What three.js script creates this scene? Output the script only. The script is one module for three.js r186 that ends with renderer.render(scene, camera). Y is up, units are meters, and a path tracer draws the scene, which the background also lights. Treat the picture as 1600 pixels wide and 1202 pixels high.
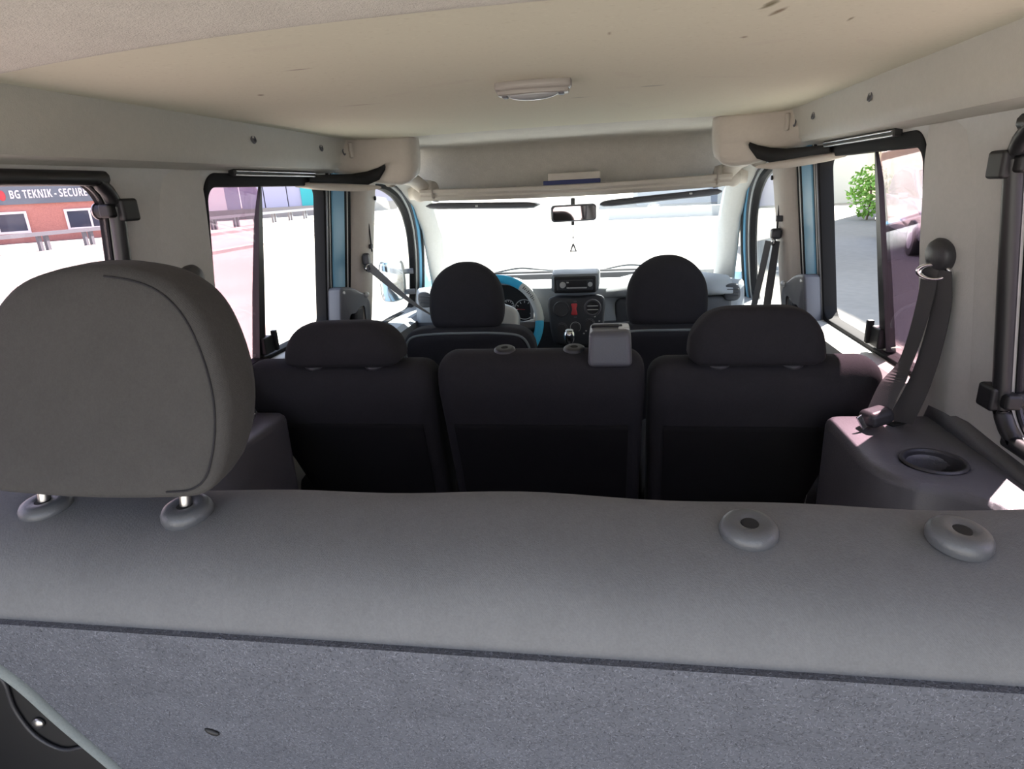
import * as THREE from 'three';
import { RoundedBoxGeometry } from 'three/addons/geometries/RoundedBoxGeometry.js';
import { TextGeometry } from 'three/addons/geometries/TextGeometry.js';
import { FontLoader } from 'three/addons/loaders/FontLoader.js';
import { mergeGeometries, toCreasedNormals } from 'three/addons/utils/BufferGeometryUtils.js';

// ---------------------------------------------------------------- camera, sky, sun, exposure
const scene = new THREE.Scene();
const camera = new THREE.PerspectiveCamera(64.37, 1600 / 1202, 0.02, 2000);
camera.position.set(0.157, 1.55, 0);
camera.rotation.set(THREE.MathUtils.degToRad(-17.9), THREE.MathUtils.degToRad(9.36), THREE.MathUtils.degToRad(-3.02), 'YXZ');
scene.add(camera);

const SKY = 0.95;
const sunDir = new THREE.Vector3(0.29, 0.83, -0.455).normalize();
// a clear, slightly hazy summer sky: pale at the horizon, bluer overhead, brighter round the sun
{
  const W = 512, H = 256, d = new Float32Array(W * H * 4);
  for (let r = 0; r < H; r++) for (let c = 0; c < W; c++) {
    const e = ((r + 0.5) / H - 0.5) * Math.PI, a = ((c + 0.5) / W - 0.5) * 2 * Math.PI;
    const x = Math.cos(a) * Math.cos(e), y = Math.sin(e), z = Math.sin(a) * Math.cos(e);
    const t = Math.pow(Math.max(0, y), 0.5), g = Math.pow(Math.max(0, x * sunDir.x + y * sunDir.y + z * sunDir.z), 6);
    const col = [1.15 - 0.62 * t, 1.16 - 0.46 * t, 1.18 - 0.12 * t];
    for (let k = 0; k < 3; k++) d[(r * W + c) * 4 + k] = SKY * (col[k] + g * [0.55, 0.5, 0.42][k]);
    d[(r * W + c) * 4 + 3] = 1;
  }
  const t = new THREE.DataTexture(d, W, H, THREE.RGBAFormat, THREE.FloatType);
  t.mapping = THREE.EquirectangularReflectionMapping; t.magFilter = t.minFilter = THREE.LinearFilter; t.needsUpdate = true;
  scene.background = t; scene.environment = t;
}

const sun = new THREE.DirectionalLight(new THREE.Color(1, 0.95, 0.87), 17);
sun.position.copy(sunDir).multiplyScalar(60);
sun.castShadow = true;
sun.shadow.mapSize.set(4096, 4096);
Object.assign(sun.shadow.camera, { left: -45, right: 45, top: 45, bottom: -45, near: 1, far: 160 });
scene.add(sun, sun.target);

const renderer = new THREE.WebGLRenderer({ antialias: true });
renderer.toneMapping = THREE.LinearToneMapping;
renderer.toneMappingExposure = 3.05;
renderer.shadowMap.enabled = true;

// ---------------------------------------------------------------- helpers
const V3 = (x, y, z) => new THREE.Vector3(x, y, z);
let seed = 7;
const rnd = () => { seed = (seed * 1664525 + 1013904223) >>> 0; return seed / 4294967296; };
const taken = {};
const numbered = (n) => { const k = taken[n] = (taken[n] ?? -1) + 1; return k ? n + '_' + String(k).padStart(3, '0') : n; };

function boxUV(g) {                                       // uv in metres, by the way each face points
  g = g.index ? g.toNonIndexed() : g;
  const p = g.attributes.position, uv = new Float32Array(p.count * 2), a = V3(), b = V3(), c = V3(), n = V3();
  for (let i = 0; i < p.count; i += 3) {
    a.fromBufferAttribute(p, i); b.fromBufferAttribute(p, i + 1); c.fromBufferAttribute(p, i + 2);
    n.copy(b).sub(a).cross(c.clone().sub(a));
    const x = Math.abs(n.x), y = Math.abs(n.y), z = Math.abs(n.z);
    [a, b, c].forEach((q, k) => {
      const [u, v] = x > y && x > z ? [q.z, q.y] : y > z ? [q.x, q.z] : [q.x, q.y];
      uv[(i + k) * 2] = u; uv[(i + k) * 2 + 1] = v;
    });
  }
  g.setAttribute('uv', new THREE.BufferAttribute(uv, 2));
  return g;
}
const rootOf = (o) => { while (o.parent && o.parent !== scene) o = o.parent; return o; };
function mesh(name, geos, mat) {
  let list = (Array.isArray(geos) ? geos : [geos]);
  let g;
  if (mat.userData.keepUV) g = list[0];
  else {
    list = list.map((q) => { q = q.index ? q.toNonIndexed() : q.clone(); for (const k of Object.keys(q.attributes)) if (!['position', 'normal'].includes(k)) q.deleteAttribute(k); q.morphAttributes = {}; return q; });
    g = boxUV(list.length > 1 ? mergeGeometries(list) : list[0]);
  }
  const m = new THREE.Mesh(g, mat);
  m.name = name; m.castShadow = m.receiveShadow = true;
  return m;
}
function thing(name, label, category, base = [0, 0, 0], group) {
  const o = new THREE.Group(); o.name = numbered(name); o.position.set(...base); scene.add(o);
  o.userData = { label, category }; if (group) o.userData.group = group;
  return o;
}
function part(parent, name, geos, mat, label) {           // geometry is given in world coordinates (or in the group's own if local)
  const m = mesh(name, geos, mat), r = rootOf(parent);
  if (!r.userData.local) m.geometry.translate(-r.position.x, -r.position.y, -r.position.z);
  parent.add(m);
  if (label) m.userData.label = label;
  return m;
}
function solo(name, label, category, geos, mat, group, kind) {
  const m = mesh(numbered(name), geos, mat);
  m.geometry.computeBoundingBox();
  const c = m.geometry.boundingBox.getCenter(V3()); c.y = m.geometry.boundingBox.min.y;
  m.geometry.translate(-c.x, -c.y, -c.z); m.position.copy(c);
  m.userData = { label, category }; if (group) m.userData.group = group; if (kind) m.userData.kind = kind;
  scene.add(m);
  return m;
}
const structure = (name, label, category, geos, mat) => solo(name, label, category, geos, mat, null, 'structure');

function mirrorX(g) {
  g = g.index ? g.toNonIndexed() : g.clone();
  const p = g.attributes.position, n = g.attributes.normal;
  for (const t of [p, n]) {
    if (!t) continue;
    const a = t.array;
    for (let i = 0; i < t.count; i += 3) {
      for (let k = 0; k < 3; k++) a[(i + k) * 3] *= -1;
      for (let k = 0; k < 3; k++) { const q = a[(i + 1) * 3 + k]; a[(i + 1) * 3 + k] = a[(i + 2) * 3 + k]; a[(i + 2) * 3 + k] = q; }
    }
  }
  return g;
}
const side = (s, g) => Array.isArray(g) ? g.map((q) => side(s, q)) : (s < 0 ? mirrorX(g) : g);
function skin(rings, caps = true) {
  const n = rings[0].length, pos = [], idx = [];
  rings.forEach((r) => r.forEach((p) => pos.push(p.x, p.y, p.z)));
  for (let i = 0; i < rings.length - 1; i++) for (let j = 0; j < n; j++) {
    const a = i * n + j, b = i * n + (j + 1) % n, c = a + n, d = b + n;
    idx.push(a, b, c, b, d, c);
  }
  if (caps) for (const e of [0, rings.length - 1]) {
    const c = V3(); rings[e].forEach((p) => c.add(p)); c.divideScalar(n);
    const k = pos.length / 3; pos.push(c.x, c.y, c.z);
    for (let j = 0; j < n; j++) { const a = e * n + j, b = e * n + (j + 1) % n; e ? idx.push(a, b, k) : idx.push(b, a, k); }
  }
  let vol = 0; const A = V3(), B = V3(), C = V3();
  for (let i = 0; i < idx.length; i += 3) { A.fromArray(pos, idx[i] * 3); B.fromArray(pos, idx[i + 1] * 3); C.fromArray(pos, idx[i + 2] * 3); vol += A.dot(B.cross(C)); }
  if (vol < 0) for (let i = 0; i < idx.length; i += 3) { const t = idx[i + 1]; idx[i + 1] = idx[i + 2]; idx[i + 2] = t; }
  const g = new THREE.BufferGeometry();
  g.setAttribute('position', new THREE.Float32BufferAttribute(pos, 3)); g.setIndex(idx); g.computeVertexNormals();
  return g;
}
function smoothLoop(pts, n = 72, tension = 0.5) {
  const c = new THREE.CatmullRomCurve3(pts.map(([a, b]) => V3(a, b, 0)), true, 'catmullrom', tension);
  return c.getSpacedPoints(n).slice(0, n).map((p) => [p.x, p.y]);
}
function inset(loop, d) {
  const n = loop.length; let area = 0;
  loop.forEach(([x, y], i) => { const [u, v] = loop[(i + 1) % n]; area += x * v - u * y; });
  const s = area > 0 ? 1 : -1;
  return loop.map(([x, y], i) => {
    const [a, b] = loop[(i + n - 1) % n], [c, e] = loop[(i + 1) % n], tx = c - a, ty = e - b, l = Math.hypot(tx, ty) || 1;
    return [x - s * ty / l * d, y + s * tx / l * d];
  });
}
// a padded body: the outline in two axes, pushed along the third from w0 to w1 with ends rounded by R
function shrink(loop, d) {                                // the outline drawn in towards its middle, never crossing itself
  const c = loop.reduce((q, [a, b]) => [q[0] + a / loop.length, q[1] + b / loop.length], [0, 0]), h = [0, 1].map((k) => Math.max(...loop.map((p) => p[k])) - Math.min(...loop.map((p) => p[k])));
  return loop.map(([a, b]) => [c[0] + (a - c[0]) * (1 - 2 * d / h[0]), c[1] + (b - c[1]) * (1 - 2 * d / h[1])]);
}
function cushion(loop, w0, w1, R, axis = 'x', steps = 8, mid = 10) {
  const rings = [];
  const put = (w, d) => rings.push((axis === 'z' ? shrink : inset)(loop, d).map(([a, b]) => axis === 'x' ? V3(w, b, a) : axis === 'z' ? V3(a, b, w) : V3(a, w, b)));
  for (let i = 0; i <= steps; i++) { const q = i / steps * Math.PI / 2; put(w0 + R * (1 - Math.cos(q)), R * (1 - Math.sin(q))); }
  for (let i = 1; i < mid; i++) put(w0 + R + (w1 - w0 - 2 * R) * i / mid, 0);
  for (let i = steps; i >= 0; i--) { const q = i / steps * Math.PI / 2; put(w1 - R * (1 - Math.cos(q)), R * (1 - Math.sin(q))); }
  return skin(rings);
}
const bend = (g, f) => { const p = g.attributes.position, v = V3(); for (let i = 0; i < p.count; i++) { v.fromBufferAttribute(p, i); f(v); p.setXYZ(i, v.x, v.y, v.z); } g.computeVertexNormals(); return g; };
const rbox = (w, h, d, r, x, y, z, rx = 0, ry = 0, rz = 0) => { const g = new RoundedBoxGeometry(w, h, d, 3, Math.min(r, w / 2.01, h / 2.01, d / 2.01)); g.rotateX(rx).rotateY(ry).rotateZ(rz); return g.translate(x, y, z); };
const cyl = (r0, r1, h, x, y, z, rx = 0, ry = 0, rz = 0, seg = 28) => new THREE.CylinderGeometry(r0, r1, h, seg).rotateX(rx).rotateY(ry).rotateZ(rz).translate(x, y, z);
const tube = (pts, r, closed = false, seg = 64, rs = 10) => new THREE.TubeGeometry(new THREE.CatmullRomCurve3(pts.map((p) => V3(...p)), closed, 'catmullrom', 0.5), seg, r, rs, closed);
const lathe = (pts, x, y, z, rx = 0, rz = 0, seg = 40) => new THREE.LatheGeometry(pts.map(([a, b]) => new THREE.Vector2(a, b)), seg).rotateX(rx).rotateZ(rz).translate(x, y, z);
function ribbon(pts, w, t = 0.0016) {                     // pts: [centre, across] pairs
  const c = new THREE.CatmullRomCurve3(pts.map((p) => V3(...p[0]))), d = new THREE.CatmullRomCurve3(pts.map((p) => V3(...p[1]).normalize()));
  const rings = [], N = 40;
  for (let i = 0; i <= N; i++) {
    const p = c.getPoint(i / N), a = d.getPoint(i / N).normalize().multiplyScalar(w / 2), n = c.getTangent(i / N).cross(a).normalize().multiplyScalar(t / 2);
    rings.push([p.clone().add(a).add(n), p.clone().sub(a).add(n), p.clone().sub(a).sub(n), p.clone().add(a).sub(n)]);
  }
  return toCreasedNormals(skin(rings).toNonIndexed(), 0.7);
}
function rr(p, x0, y0, x1, y1, r) {                       // rounded rectangle on a Shape or Path
  p.moveTo(x0 + r, y0); p.lineTo(x1 - r, y0); p.absarc(x1 - r, y0 + r, r, -Math.PI / 2, 0); p.lineTo(x1, y1 - r); p.absarc(x1 - r, y1 - r, r, 0, Math.PI / 2);
  p.lineTo(x0 + r, y1); p.absarc(x0 + r, y1 - r, r, Math.PI / 2, Math.PI); p.lineTo(x0, y0 + r); p.absarc(x0 + r, y0 + r, r, Math.PI, Math.PI * 1.5);
  return p;
}
const rrPts = (x0, y0, x1, y1, r, k = 6) => { const o = []; for (const [cx, cy, a] of [[x1 - r, y0 + r, -90], [x1 - r, y1 - r, 0], [x0 + r, y1 - r, 90], [x0 + r, y0 + r, 180]]) for (let i = 0; i <= k; i++) { const t = (a + 90 * i / k) * Math.PI / 180; o.push([cx + r * Math.cos(t), cy + r * Math.sin(t)]); } return o; };
const poly = (pts, P = THREE.Shape) => { const s = new P(); pts.forEach(([a, b], i) => i ? s.lineTo(a, b) : s.moveTo(a, b)); s.closePath(); return s; };
const extr = (shape, depth, bevel = 0, seg = 12) => toCreasedNormals(new THREE.ExtrudeGeometry(shape, { depth: depth - 2 * bevel, bevelEnabled: bevel > 0, bevelSize: bevel, bevelThickness: bevel, bevelOffset: -bevel, bevelSegments: 3, curveSegments: seg }).translate(0, 0, bevel), 0.6);
// side plates of the cabin: drawn in (forward, up), standing on the right side, leaning inwards with height
const SX = (y) => 0.82 - 0.13 * (y - 1.15);
function plate(shape, off, depth, bevel = 0) {
  const g = extr(shape, depth, bevel, 14), p = g.attributes.position;
  for (let i = 0; i < p.count; i++) { const a = p.getX(i), y = p.getY(i), d = p.getZ(i); p.setXYZ(i, SX(y) + off + d, y, -a); }
  return toCreasedNormals(g, 0.6);
}
const onSide = (pts, off) => pts.map(([a, y]) => [SX(y) + off, y, -a]);

// ---------------------------------------------------------------- textures
function noiseField(n, cells) {                           // tileable value noise
  const g = Array.from({ length: cells * cells }, rnd), out = new Float32Array(n * n), s = (t) => t * t * (3 - 2 * t);
  for (let y = 0; y < n; y++) for (let x = 0; x < n; x++) {
    const u = x / n * cells, v = y / n * cells, i = Math.floor(u), j = Math.floor(v), a = s(u - i), b = s(v - j), at = (p, q) => g[(q % cells) * cells + (p % cells)];
    out[y * n + x] = (at(i, j) * (1 - a) + at(i + 1, j) * a) * (1 - b) + (at(i, j + 1) * (1 - a) + at(i + 1, j + 1) * a) * b;
  }
  return out;
}
function dataTex(n, f, metres, srgb = false) {
  const d = new Uint8Array(n * n * 4);
  for (let i = 0; i < n * n; i++) { const c = f(i, i % n, Math.floor(i / n)); for (let k = 0; k < 3; k++) d[i * 4 + k] = Math.max(0, Math.min(255, (Array.isArray(c) ? c[k] : c) * 255)); d[i * 4 + 3] = 255; }
  const t = new THREE.DataTexture(d, n, n); t.wrapS = t.wrapT = THREE.RepeatWrapping; t.magFilter = THREE.LinearFilter; t.minFilter = THREE.LinearMipmapLinearFilter; t.generateMipmaps = true;
  t.repeat.set(1 / metres, 1 / metres); if (srgb) t.colorSpace = THREE.SRGBColorSpace; t.needsUpdate = true;
  return t;
}
const nA = noiseField(256, 128), nB = noiseField(256, 40), nC = noiseField(256, 8), nD = noiseField(256, 4);
const fabricBump = dataTex(256, (i, x, y) => 0.5 * (0.5 + 0.5 * Math.sin(x * Math.PI / 2) * Math.sin(y * Math.PI / 2)) + 0.5 * nA[i], 0.11);
const fabricMap = dataTex(256, (i) => 0.80 + 0.10 * nA[i] + 0.05 * nB[i] + 0.05 * nC[i], 0.17);
const plasticBump = dataTex(256, (i) => 0.6 * nA[i] + 0.4 * nB[i], 0.09);
const plasticMap = dataTex(256, (i) => 0.90 + 0.04 * nA[i] + 0.03 * nB[i] + 0.03 * nC[i], 0.6);
const clothBump = dataTex(256, (i, x, y) => 0.5 * nA[i] + 0.3 * nB[i] + 0.2 * (0.5 + 0.5 * Math.sin((x + y) * Math.PI / 8)), 0.12);
const concreteMap = dataTex(256, (i) => 0.72 + 0.10 * nA[i] + 0.09 * nC[i] + 0.09 * nD[i], 9);
const carpetN = 512, carpetF = new Float32Array(carpetN * carpetN).fill(0.30);
for (let k = 0; k < 16000; k++) {                         // short fibres lying every way
  let x = rnd() * carpetN, y = rnd() * carpetN; const a = rnd() * 6.283, l = 2 + rnd() * 4, v = rnd() < 0.45 ? 0.02 + 0.15 * rnd() : 0.45 + 0.55 * rnd();
  for (let s = 0; s < l; s++) { carpetF[(Math.floor(y + carpetN) % carpetN) * carpetN + Math.floor(x + carpetN) % carpetN] = v; x += Math.cos(a + s * 0.08); y += Math.sin(a + s * 0.08); }
}
const cC = noiseField(512, 10);
const carpetMap = dataTex(carpetN, (i) => { const v = (0.18 + 0.82 * carpetF[i]) * (0.92 + 0.16 * cC[i]); return [v * 0.96, v * 0.97, v]; }, 0.30);
const carpetBump = dataTex(carpetN, (i) => carpetF[i], 0.30);

// ---------------------------------------------------------------- materials (linear colours)
const std = (r, g, b, o = {}) => { const m = new THREE.MeshPhysicalMaterial({ roughness: 0.6, ...o }); m.color.setRGB(r, g, b); return m; };
const fabric = (r, g, b) => std(r, g, b, { roughness: 1, map: fabricMap, bumpMap: fabricBump, bumpScale: 0.0004, sheen: 0.14, sheenRoughness: 0.6, sheenColor: new THREE.Color(0.5, 0.5, 0.55), specularIntensity: 0.3 });
const M = {
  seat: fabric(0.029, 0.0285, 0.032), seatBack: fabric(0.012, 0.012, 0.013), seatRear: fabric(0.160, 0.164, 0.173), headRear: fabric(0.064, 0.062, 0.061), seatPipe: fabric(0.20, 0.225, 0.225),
  carpet: std(0.24, 0.25, 0.285, { roughness: 1, map: carpetMap, bumpMap: carpetBump, bumpScale: 0.0018, specularIntensity: 0.2 }),
  trim: std(0.46, 0.455, 0.43, { roughness: 0.55, map: plasticMap, bumpMap: plasticBump, bumpScale: 0.00025 }),
  rail: std(0.48, 0.463, 0.41, { roughness: 0.55, map: plasticMap, bumpMap: plasticBump, bumpScale: 0.00025 }),
  beige: std(0.52, 0.475, 0.42, { roughness: 0.55, map: plasticMap, bumpMap: plasticBump, bumpScale: 0.00025 }),
  cloth: std(0.68, 0.65, 0.59, { roughness: 1, map: fabricMap, bumpMap: clothBump, bumpScale: 0.0010, specularIntensity: 0.1 }),
  dark: std(0.03, 0.03, 0.034, { roughness: 0.45, bumpMap: plasticBump, bumpScale: 0.0002 }),
  darkGrey: std(0.085, 0.087, 0.10, { roughness: 0.45, bumpMap: plasticBump, bumpScale: 0.0002 }),
  console: std(0.085, 0.085, 0.095, { roughness: 0.45, map: plasticMap, bumpMap: plasticBump, bumpScale: 0.0003 }),
  seal: std(0.009, 0.009, 0.010, { roughness: 0.75, specularIntensity: 0.3 }),
  rubber: std(0.012, 0.012, 0.013, { roughness: 0.4 }),
  black: std(0.006, 0.006, 0.007, { roughness: 0.5 }),
  hole: std(0.01, 0.01, 0.011, { roughness: 0.9 }),
  blue: std(0.13, 0.35, 0.53, { roughness: 0.5, clearcoat: 0.2, clearcoatRoughness: 0.3 }),
  chrome: std(0.75, 0.75, 0.76, { metalness: 1, roughness: 0.18 }),
  steel: std(0.55, 0.53, 0.5, { metalness: 1, roughness: 0.28 }),
  bush: std(0.085, 0.09, 0.10, { roughness: 0.38, bumpMap: plasticBump, bumpScale: 0.0002 }),
  dash: std(0.22, 0.235, 0.25, { roughness: 0.6, bumpMap: plasticBump, bumpScale: 0.0003 }),
  dashDark: std(0.035, 0.038, 0.045, { roughness: 0.5, bumpMap: plasticBump, bumpScale: 0.0002 }),
  silver: std(0.5, 0.51, 0.5, { roughness: 0.4, metalness: 0.3 }),
  lampGrey: std(0.30, 0.28, 0.26, { roughness: 0.35 }),
  cyan: std(0.03, 0.46, 0.78, { roughness: 0.5 }), pale: std(0.55, 0.6, 0.6, { roughness: 0.5 }),
  red: std(0.55, 0.03, 0.04, { roughness: 0.4 }), white: std(0.75, 0.75, 0.75, { roughness: 0.5 }),
  belt: std(0.05, 0.048, 0.05, { roughness: 0.8, bumpMap: fabricBump, bumpScale: 0.0003 }),
  beltGrey: std(0.36, 0.36, 0.36, { roughness: 0.8, bumpMap: fabricBump, bumpScale: 0.0003 }),
  mirror: std(0.85, 0.86, 0.88, { metalness: 1, roughness: 0.03 }),
  glass: std(0.97, 0.99, 0.985, { roughness: 0, transmission: 1, thickness: 0, ior: 1.5, side: THREE.DoubleSide }),
  tint: std(0.87, 0.79, 0.83, { roughness: 0, transmission: 1, thickness: 0, ior: 1.5, side: THREE.DoubleSide }),
  lens: std(0.5, 0.51, 0.52, { roughness: 0.15, transmission: 0.4, thickness: 0 }),
  ground: std(0.25, 0.235, 0.21, { roughness: 0.95, map: concreteMap, specularIntensity: 0.2 }),
};
for (const m of Object.values(M)) m.userData ??= {};

// ================================================================ THE CABIN
// ---- windows on the sides, in (forward, up)
const winQ = (d = 0) => rr(new THREE.Path(), 0.30 - d, 1.10 - d, 1.09 + d, 1.603 + d, 0.07 + d);
const winS = (d = 0) => rr(new THREE.Path(), 1.37 - d, 1.112 - d, 2.0 + d, 1.603 + d, 0.045 + d);
const frontLoop = (d) => {
  const key = [[2.385, 1.0], [2.40, 1.30], [2.43, 1.555], [2.50, 1.572], [2.64, 1.565], [2.80, 1.525], [2.93, 1.455], [3.02, 1.355], [3.075, 1.22], [3.095, 1.08], [3.085, 1.0], [3.02, 0.975], [2.75, 0.985], [2.45, 0.985]];
  return inset(smoothLoop(key, 120, 0.4), -d);
};
const winF = (d = 0) => poly(frontLoop(d), THREE.Path);
const qPts = rrPts(0.30, 1.10, 1.09, 1.603, 0.07), sPts = rrPts(1.37, 1.112, 2.0, 1.603, 0.045);

for (const s of [1, -1]) {
  const w = s > 0 ? 'right' : 'left';
  // painted body shell of this side
  const body = poly([[-0.12, 0.42], [3.9, 0.42], [3.9, 1.0], [3.42, 1.06], [3.16, 1.36], [2.9, 1.62], [2.6, 1.72], [-0.12, 1.78]]);
  body.holes.push(winQ(0.012), winS(0.012), winF(0.012));
  structure('wall_' + w, `light blue painted body side of the van, ${s > 0 ? 'passenger' : 'driver'} side`, 'wall', side(s, plate(body, 0.028, 0.008)), M.blue);
  // grey inner trim with the pop-out window's opening, going round the sliding door's window corner
  const tr = new THREE.Shape();
  tr.moveTo(-0.11, 0.5); tr.lineTo(1.362, 0.5); tr.lineTo(1.362, 1.55); tr.absarc(1.422, 1.55, 0.06, Math.PI, Math.PI / 2, true); tr.lineTo(2.1, 1.61); tr.lineTo(2.1, 1.71); tr.lineTo(-0.11, 1.71); tr.closePath();
  tr.holes.push(winQ());
  const t1 = structure('trim', `light grey plastic rear quarter trim on the ${s > 0 ? 'passenger' : 'driver'} side, round the pop-out window`, 'trim', side(s, plate(tr, 0, 0.027, 0.004)), M.trim);
  // the pillar's swell beside the sliding door
  const sw = [[1.17, 0.004], [1.2, -0.004], [1.225, -0.012], [1.3, -0.017], [1.345, -0.018], [1.362, -0.008], [1.364, 0.03], [1.17, 0.03]];
  const rings = [0.9, 1.2, 1.4, 1.56, 1.62].map((y, i) => sw.map(([a, x]) => V3((SX(y) + (i > 2 ? x + 0.014 * (i - 2) / 2 * (x < 0 ? 1 : 0) : x)), y, -a)));
  structure('trim', `upright grey pillar cover behind the sliding door, ${s > 0 ? 'passenger' : 'driver'} side`, 'trim', side(s, toCreasedNormals(skin(rings).toNonIndexed(), 0.5)), M.trim);
  // lower door lining and its ledge
  const dl = [[0.0, 0.5], [-0.012, 0.9], [-0.05, 1.06], [-0.055, 1.085], [-0.035, 1.102], [0.034, 1.108], [0.034, 0.5]];
  structure('trim', `grey sliding-door lining with a ledge under the window, ${s > 0 ? 'passenger' : 'driver'} side`, 'trim', side(s, toCreasedNormals(skin([-1.37, -1.6, -1.8, -2.02].map((z) => dl.map(([x, y]) => V3(SX(y) + x, y, z)))).toNonIndexed(), 0.5)), M.trim);
  structure('trim', `grey front door lining under the window, ${s > 0 ? 'passenger' : 'driver'} side`, 'trim', side(s, toCreasedNormals(skin([-2.22, -2.5, -2.8, -3.15].map((z) => dl.map(([x, y]) => V3(SX(y) + x * 1.3, y - 0.13, z)))).toNonIndexed(), 0.5)), M.dash);

  // pop-out quarter window: rubber, pane, hinge clips
  const q = thing('window', `pop-out rear quarter window with black rubber frame, ${s > 0 ? 'passenger' : 'driver'} side`, 'window', [s * 0.79, 1.1, -0.7]);
  q.name = 'window_' + (s > 0 ? 1 : 2); q.userData.kind = 'structure';
  part(q, 'rubber_frame', side(s, tube(onSide(qPts, 0.0), 0.0135, true, 140, 10)), M.rubber);
  { const lin = rr(new THREE.Shape(), 0.285, 1.085, 1.105, 1.618, 0.08); lin.holes.push(winQ(-0.004)); part(q, 'reveal', side(s, plate(lin, 0.02, 0.018)), M.seal); }
  part(q, 'pane', side(s, plate(rr(new THREE.Shape(), 0.305, 1.105, 1.085, 1.598, 0.066), 0.024, 0.004)), M.tint, 'tinted glass pane');
  for (const y of [1.545, 1.166]) {
    const x = SX(y), c = part(q, 'hinge_clip', side(s, [rbox(0.03, 0.042, 0.044, 0.006, x - 0.006, y, -1.103), rbox(0.026, 0.026, 0.03, 0.006, x + 0.006, y, -1.078)]), M.black);
    part(c, 'hinge_cap', side(s, cyl(0.012, 0.013, 0.03, x + 0.020, y, -1.082, 0, 0, Math.PI / 2)), M.black);
    part(c, 'cap_ring', side(s, new THREE.TorusGeometry(0.0135, 0.002, 8, 28).rotateY(Math.PI / 2).translate(x + 0.035, y, -1.082)), M.steel);
  }

  // sliding door window, its front half open: frame, rail, two panes stacked at the rear
  const d = thing('window', `sliding side-door window slid half open, ${s > 0 ? 'passenger' : 'driver'} side`, 'window', [s * 0.8, 1.1, -1.7]);
  d.name = 'window_' + (s > 0 ? 3 : 4); d.userData.kind = 'structure';
  const fr = rr(new THREE.Shape(), 1.358, 1.1, 2.028, 1.617, 0.05); fr.holes.push(rr(new THREE.Path(), 1.374, 1.116, 1.996, 1.585, 0.036));
  part(d, 'frame', side(s, plate(fr, -0.002, 0.04, 0.003)), M.seal);
  part(d, 'frame_channel', side(s, plate(rr(new THREE.Shape(), 2.004, 1.1, 2.012, 1.59, 0.003), -0.006, 0.01)), M.darkGrey);
  part(d, 'fixed_pane', side(s, plate(rr(new THREE.Shape(), 1.372, 1.114, 1.640, 1.59, 0.03), 0.026, 0.004)), M.tint, 'tinted glass pane');
  part(d, 'sliding_pane', side(s, plate(rr(new THREE.Shape(), 1.374, 1.116, 1.62, 1.588, 0.02), 0.014, 0.004)), M.tint, 'tinted glass pane');
  const bar = [[1.625, 1.59], [1.615, 1.5], [1.60, 1.3], [1.585, 1.118]], barW = [0.006, 0.020, 0.030, 0.034];
  part(d, 'pane_seal', side(s, toCreasedNormals(skin(bar.map(([a, y], i) => [[-barW[i] / 2, 0], [barW[i] / 2, 0], [barW[i] / 2, 0.03], [-barW[i] / 2, 0.03]].map(([u, v]) => V3(SX(y) + 0.008 + v * [0.2, 0.5, 0.7, 0.75][i], y, -a - u)))).toNonIndexed(), 0.5)), M.rubber);
  part(d, 'latch', side(s, [rbox(0.024, 0.05, 0.05, 0.004, SX(1.15) + 0.006, 1.148, -1.603), rbox(0.016, 0.06, 0.014, 0.003, SX(1.15) - 0.006, 1.155, -1.634)]), M.black);

  // door track above it
  const tk = thing('door_track', `dark sliding-door track with bright rails above the ${s > 0 ? 'passenger' : 'driver'} side window`, 'track', [s * 0.75, 1.6, -1.8]);
  part(tk, 'channel', side(s, rbox(0.026, 0.016, 0.44, 0.003, SX(1.62) - 0.004, 1.618, -1.684)), M.black);
  part(tk, 'rail', side(s, rbox(0.006, 0.003, 0.43, 0.001, SX(1.62) - 0.018, 1.621, -1.684)), M.chrome);
  part(tk, 'rail', side(s, rbox(0.006, 0.003, 0.43, 0.001, SX(1.61) - 0.016, 1.612, -1.684)), M.chrome);

  // post between the doors: seals, painted strip, trim
  const bp = thing('trim', `door post with light blue painted strip and black seals, ${s > 0 ? 'passenger' : 'driver'} side`, 'door post', [s * 0.8, 0.6, -2.15]);
  bp.userData.kind = 'structure';
  const strip = (a0, a1, off, dep, y0 = 0.7, y1 = 1.64, b = 0.003) => side(s, plate(rr(new THREE.Shape(), a0, y0, a1, y1, 0.003), off, dep, b));
  part(bp, 'seal', strip(2.012, 2.030, -0.004, 0.03), M.seal);
  part(bp, 'seal_lip', strip(2.030, 2.035, -0.005, 0.03), M.silver);
  part(bp, 'seal', strip(2.035, 2.050, -0.003, 0.03), M.seal);
  part(bp, 'painted_strip', strip(2.050, 2.150, -0.007, 0.03), M.blue);
  part(bp, 'seal', strip(2.150, 2.168, -0.008, 0.036), M.seal);
  part(bp, 'seal_lip', strip(2.168, 2.173, -0.010, 0.036), M.silver);
  part(bp, 'seal', strip(2.173, 2.205, -0.007, 0.036), M.seal);
  const bt = [[2.205, -0.005], [2.22, -0.03], [2.25, -0.045], [2.31, -0.05], [2.345, -0.04], [2.372, -0.012], [2.38, 0.03], [2.205, 0.03]];
  part(bp, 'post_cover', side(s, toCreasedNormals(skin([0.6, 1.0, 1.25, 1.45, 1.64].map((y, i) => bt.map(([a, x]) => V3(SX(y) + x * (1.15 - 0.05 * i), y, -a + (y - 1.3) * -0.09)))).toNonIndexed(), 0.6)), M.beige);
  const sl = part(bp, 'adjuster_slot', side(s, rbox(0.004, 0.11, 0.008, 0.002, SX(1.39) - 0.052, 1.395, -2.285)), M.hole);
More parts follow.
